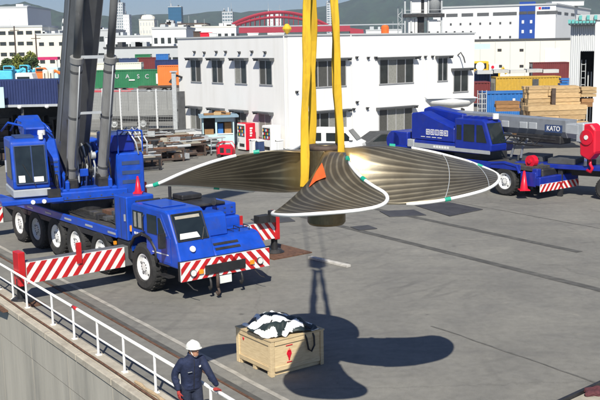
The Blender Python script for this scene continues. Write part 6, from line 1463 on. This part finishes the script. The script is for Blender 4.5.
t = MB(); t.tube([KM @ Vector((.56 + .42 * math.cos(a) , .7 + .42 * math.sin(a), KH + .20 + .05 * math.sin(3 * a))) for a in [2 * math.pi * k / 26 for k in range(26)]], .016, 7, closed=True)
tag(t.build('strap', M['tblack'], smooth=True), 'thin black rope lying around the crumpled sheet on the crate', 'rope')

for k, (pts_, lab) in enumerate([(((.1, .35), (.4, .55), (.7, .6), (1.05, .75)), 'black cord lying across the sheet heap, nearer the lit crate face'), (((.25, 1.1), (.5, .8), (.75, .45), (.95, .2)), 'black cord running front to back over the sheet heap')]):
    t = MB(); t.tube([KM @ Vector((x_, y_, KH + .06 + .22 * max(0, 1 - ((x_ - .56) / .55) ** 2 - ((y_ - .66) / .65) ** 2))) for x_, y_ in pts_], .018, 7); tag(t.build('strap', M['tblack'], smooth=True), lab, 'cord')

# object at the lower right corner: end of a timber mat with a dark steel edge
A_ = gnd(564, 400, .35); B_ = gnd(600, 383.5, .35); dv = (B_ - A_); ra = math.atan2(dv.y, dv.x)
tm = thing('pallet', 'corner of a beige boarded platform with black edge and maroon rags', 'platform', (A_.x, A_.y, 0), ra)
MB().box(-1.2, 3.0, -.04, .03, .0, .40).build('steel_edge', M['black'], tm, bevel=.01)
for k in range(8): MB().box(-1.2, 3.0, -.05 - .2 * (k + 1) + .004, -.05 - .2 * k - .004, .22, .33 + .004 * (k % 2)).build('board', M['paleb'], tm)
for x in (-1.0, .9, 2.8): MB().box(x - .08, x + .08, -1.6, -.06, 0, .21).build('bearer', M['black'], tm)
b_ = bmesh.new(); bmesh.ops.create_icosphere(b_, subdivisions=3, radius=.16)
for v in b_.verts: v.co.x *= 1.6; v.co *= 1 + .3 * math.sin(v.co.x * 19) * math.cos(v.co.y * 23); v.co.z = max(v.co.z * .45, -.03)
me = bpy.data.meshes.new('cloth_rag'); b_.to_mesh(me); b_.free(); me.materials.append(mat('maroon_rag', (.09, .025, .03), .85, var=.4, scale=12)); o = bpy.data.objects.new('cloth_rag', me); COL.objects.link(o)
o.location = Matrix.Translation((A_.x, A_.y, 0)) @ Matrix.Rotation(ra, 4, 'Z') @ Vector((.78, -.17, .36)); o.rotation_euler = (0, 0, ra); tag(o, 'maroon rag bundle on the beige boards in the lower right corner', 'rag')

# ------------------------------------------------------------------ worker on the kerb
WD = 16.2; wpx = at(193, 440, WD)
pw = thing('person', 'worker in navy workwear and white helmet holding the quay railing', 'person', (wpx.x, WD, .12), R(27))
# local: facing -y, own left hand at +x
WM = Matrix.Translation(pw.location) @ Matrix.Rotation(R(27), 4, 'Z')
grip = WM.inverted() @ gnd(217.5, 391, .93)
def limb(mb, pts, rad, n=12, sub=5):
    P = [Vector(p) for p in pts]; pp = []; rr = []
    for i in range(len(P) - 1):
        for k in range(sub):
            t_ = k / sub; p0 = P[max(i - 1, 0)]; p1 = P[i]; p2 = P[i + 1]; p3 = P[min(i + 2, len(P) - 1)]
            pp.append(.5 * ((2 * p1) + (p2 - p0) * t_ + (2 * p0 - 5 * p1 + 4 * p2 - p3) * t_ ** 2 + (3 * p1 - p0 - 3 * p2 + p3) * t_ ** 3)); rr.append(rad[i] + (rad[i + 1] - rad[i]) * t_)
    pp.append(P[-1]); rr.append(rad[-1])
    d0 = (pp[0] - pp[1]).normalized(); d1 = (pp[-1] - pp[-2]).normalized()
    pp = [pp[0] + d0 * rr[0] * .8, pp[0] + d0 * rr[0] * .5] + pp + [pp[-1] + d1 * rr[-1] * .5, pp[-1] + d1 * rr[-1] * .8]
    rr = [rr[0] * .5, rr[0] * .85] + rr + [rr[-1] * .85, rr[-1] * .5]
    mb.tube(pp, 0, n, rad=rr)
def rings(mb, rows, n=24, T=None):
    rs = []
    for z, cx, cy, rx, ry in rows:
        rg = []
        for k in range(n):
            a = 2 * math.pi * k / n; v = Vector((cx + rx * math.copysign(abs(math.cos(a)) ** .85, math.cos(a)), cy + ry * math.copysign(abs(math.sin(a)) ** .85, math.sin(a)), z)); rg.append(T @ v if T else v)
        rs.append(rg)
    mb.loft(rs)
def remesh(o, vox, it=6, fac=.5):
    m = o.modifiers.new('remesh', 'REMESH'); m.mode = 'VOXEL'; m.voxel_size = vox; m.use_smooth_shade = True
    s_ = o.modifiers.new('smooth', 'SMOOTH'); s_.iterations = it; s_.factor = fac
    return o
shL, elL, wrL = (.178, -.10, 1.36), (.265, -.27, 1.12), tuple(grip + Vector((.0, .05, .09)))
shR, elR, wrR = (-.178, -.08, 1.36), (-.285, .03, 1.11), (-.275, -.10, .87)
HM = Matrix.Translation((.012, -.175, 1.585)) @ Matrix.Rotation(R(16), 4, 'Z') @ Matrix.Rotation(R(-5), 4, 'X')
b_ = MB()
rings(b_, [(.86, 0, 0, .15, .11), (.98, 0, -.01, .145, .105), (1.12, 0, -.04, .16, .11), (1.28, 0, -.075, .18, .115), (1.38, 0, -.09, .17, .10), (1.44, 0, -.10, .09, .075)])
limb(b_, [(0, -.10, 1.42), (.005, -.145, 1.53)], [.062, .058])
rings(b_, [(-.115, 0, -.035, .03, .03), (-.10, 0, -.03, .052, .06), (-.06, 0, -.012, .064, .086), (0, 0, 0, .072, .098), (.05, 0, .004, .073, .098), (.09, 0, .006, .062, .085), (.12, 0, .008, .03, .045)], T=HM)
limb(b_, [HM @ Vector((0, -.094, .025)), HM @ Vector((0, -.112, -.02))], [.011, .017], 8, 3)
for s_ in (-1, 1):
    limb(b_, [HM @ Vector((s_ * .072, .01, .02)), HM @ Vector((s_ * .078, .014, -.03))], [.018, .013], 8, 2)
    limb(b_, [HM @ Vector((s_ * .03, -.088, .035)), HM @ Vector((s_ * .05, -.076, .033))], [.009, .008], 8, 2)
for s_, e_, w_ in ((shL, elL, wrL), (shR, elR, wrR)): limb(b_, [s_, e_, w_], [.055, .043, .03])
for sx, ky, fy in ((.1, -.09, -.04), (-.1, -.01, .06)):
    limb(b_, [(sx, 0, .9), (sx * 1.05, ky, .5), (sx * 1.05, fy, .1)], [.085, .06, .04])
remesh(b_.build('body', M['skin'], pw), .009, 3)
# jacket
j = MB()
rings(j, [(.83, 0, 0, .182, .14), (.86, 0, 0, .188, .146), (.93, 0, -.005, .182, .142), (1.0, 0, -.015, .186, .146), (1.1, 0, -.035, .196, .148), (1.2, 0, -.055, .205, .15), (1.3, 0, -.075, .205, .142), (1.38, 0, -.09, .185, .122), (1.43, 0, -.10, .13, .10), (1.475, .003, -.115, .084, .082), (1.50, .005, -.122, .078, .078)])
limb(j, [shL, elL, Vector(wrL) + Vector((0, .0, .02))], [.083, .066, .05], 14); limb(j, [shR, elR, Vector(wrR) + Vector((0, 0, .02))], [.083, .066, .05], 14)
rn = random.Random(3)
for (a, b) in ((shL, elL), (elL, wrL), (shR, elR), (elR, wrR)):   # sleeve folds
    a = Vector(a); b = Vector(b)
    for k in range(5):
        c_ = a.lerp(b, .15 + .17 * k); d_ = (b - a).normalized(); u1 = d_.orthogonal().normalized(); u2 = d_.cross(u1); r0 = .066 - .004 * k
        ph = rn.uniform(0, 6); j.tube([c_ + (u1 * math.cos(t_ + ph) + u2 * math.sin(t_ + ph)) * r0 + d_ * (.03 * math.sin(t_ * 2)) for t_ in [2.6 * q_ / 6 for q_ in range(7)]], .012, 6)
for k in range(12):     # folds on the back and front
    z = .9 + .042 * k; s_ = rn.choice((-1, 1)); y0 = -.135 - .03 * (k / 12)
    j.tube([(s_ * .02 + rn.uniform(-.03, .03), y0 - .012, z), (s_ * .09, y0 - .008, z + rn.uniform(-.05, .05)), (s_ * .155, y0 + .05, z + rn.uniform(-.08, .08))], .011, 6)
jo = remesh(j.build('jacket', M['navyc'], pw), .010, 5)
tr_ = MB()
rings(tr_, [(.80, 0, 0, .165, .125), (.9, 0, 0, .165, .128), (.97, 0, -.005, .16, .12)])
for sx, ky, fy in ((.1, -.09, -.04), (-.1, -.01, .06)): limb(tr_, [(sx, 0, .86), (sx * 1.05, ky, .5), (sx * 1.05, fy, .13)], [.112, .088, .08], 14)
remesh(tr_.build('trousers', M['trous'], pw), .012, 5)
for sx, fy in ((.105, -.04), (-.105, .06)):
    bo = MB(); limb(bo, [(sx, fy + .03, .05), (sx, fy - .08, .045), (sx, fy - .17, .035)], [.05, .05, .04]); limb(bo, [(sx, fy, .06), (sx, fy, .2)], [.052, .056]); remesh(bo.build('boot', M['boot'], pw), .012, 3)
# helmet with brim
hm = MB(HM)
rows = []
for k in range(9):
    t_ = k / 8 * math.pi / 2; rows.append((.045 + .125 * math.sin(t_), 0, .004, .116 * math.cos(t_) + .001, .14 * math.cos(t_) + .001))
rings(hm, [(.035, 0, .004, .116, .14)] + rows, 28)
rings(hm, [(.028, 0, -.008, .124, .158), (.034, 0, -.012, .126, .156), (.042, 0, -.006, .118, .148)], 28)
hel = hm.build('helmet', M['helmet'], pw, smooth=True)
MB(HM).tube([(0, .10, .125), (0, .05, .162), (0, 0, .172), (0, -.05, .164), (0, -.10, .128)], .012, 8).build('helmet_ridge', M['helmet'], hel, smooth=True)
MB(HM).tube([(.076, .0, .03), (.07, -.03, -.05), (.035, -.055, -.108), (0, -.06, -.122), (-.035, -.055, -.108), (-.07, -.03, -.05), (-.076, 0, .03)], .007, 6).build('chin_strap', M['white'], hel, smooth=True)
for s_ in (-1, 1):
    MB(HM).lathe([(.001, -.007), (.005, -.005), (.007, 0), (.005, .005), (.001, .007)], 10, T=Matrix.Translation((s_ * .03, -.0865, .018))).build('eye', M['black'], pw, smooth=True)
MB(HM).tube([(-.022, -.088, -.052), (0, -.094, -.053), (.022, -.088, -.052)], .005, 6).build('mouth', mat('lips', (.25, .08, .06), .5), pw, smooth=True)
hairm = MB(HM); rings(hairm, [(-.04, 0, .035, .07, .072), (0, 0, .02, .078, .086), (.04, 0, .01, .079, .096)], 20); hairm.build('hair', M['black'], pw, smooth=True)
rings_c = MB(); rings_c.tube([(.07 * math.cos(a), -.118 + .07 * math.sin(a), 1.497 + .012 * math.sin(a)) for a in [2 * math.pi * k / 18 for k in range(18)]], .017, 8, closed=True); rings_c.build('collar', M['navyc'], jo, smooth=True)
MB().box(.075, .115, -.232, -.222, 1.27, 1.30).build('chest_logo', M['white'], jo) if False else None
cl2 = MB(); cl2.prism([(.08, 1.285), (.115, 1.30), (.112, 1.275), (.09, 1.265)], 'y', -.236, -.218); cl2.build('chest_logo', M['white'], jo)
MB().box(-.13, -.05, -.236, -.218, 1.20, 1.206).build('chest_lettering', M['galv'], jo)
MB().tube([(0, -.15, .86), (0, -.168, 1.0), (0, -.195, 1.15), (0, -.222, 1.3), (0, -.205, 1.42)], .006, 6).build('zip', M['black'], jo)
# gloved hands: palm, four fingers and thumb
def hand(cen, along, across, normal, curl, mirror):
    g = MB(); A = Vector(along).normalized(); B = Vector(across).normalized(); Nn = Vector(normal).normalized(); C = Vector(cen)
    limb(g, [C - A * .06, C - A * .02], [.031, .034]); 
    for k in (-.024, -.008, .008, .024): limb(g, [C - A * .03 + B * k, C + A * .03 + B * k], [.019, .016], 8, 3)
    for k, L_ in zip((-.030, -.010, .010, .030), (.062, .078, .083, .074) if mirror else (.074, .083, .078, .062)):
        p = C + A * .035 + B * k; pts = [p]; d_ = A.copy(); a = 0
        for seg in (.42, .32, .26):
            d_ = A * math.cos(a + curl * .5) + Nn * math.sin(a + curl * .5); p = p + d_ * L_ * seg; pts.append(p); a += curl
        limb(g, pts, [.0105, .010, .0095, .008], 8, 3)
    sg = -1 if mirror else 1
    limb(g, [C - A * .035 - B * .03 * sg * -1 * -1, C - B * .055 * sg + A * .0 + Nn * .012, C - B * .055 * sg + A * .03 + Nn * .04], [.015, .0125, .010], 8, 3)
    return g
E3 = WM.to_3x3().inverted() @ E; N3 = WM.to_3x3().inverted() @ N
hl = hand(grip + Vector((0, 0, .035)), (N3 * .9 + Vector((0, 0, -.15))), E3, (0, 0, -1), 1.15, False)
remesh(hl.build('glove', M['glove'], pw), .0055, 2)
hr_ = hand(Vector(wrR) + Vector((0, -.03, -.085)), (0, -.28, -.95), (.25, -.95, .28), (.95, .2, 0), .55, True)
remesh(hr_.build('glove', M['glove'], pw), .0055, 2)

# ------------------------------------------------------------------ air
hz = MB().box(-3700, 3700, -900, 4900, -5.6, 560).build('haze', [], kind='stuff')
hm_ = bpy.data.materials.new('thin_haze'); hm_.use_nodes = True; ht = hm_.node_tree; ht.nodes.clear()
ho = ht.nodes.new('ShaderNodeOutputMaterial'); pv = ht.nodes.new('ShaderNodeVolumePrincipled'); pv.inputs['Color'].default_value = (.70, .82, .98, 1); pv.inputs['Density'].default_value = HAZE; pv.inputs['Anisotropy'].default_value = .1
ht.links.new(pv.outputs[0], ho.inputs['Volume']); hz.data.materials.append(hm_)
tag(hz, 'thin bluish summer haze over the harbour')
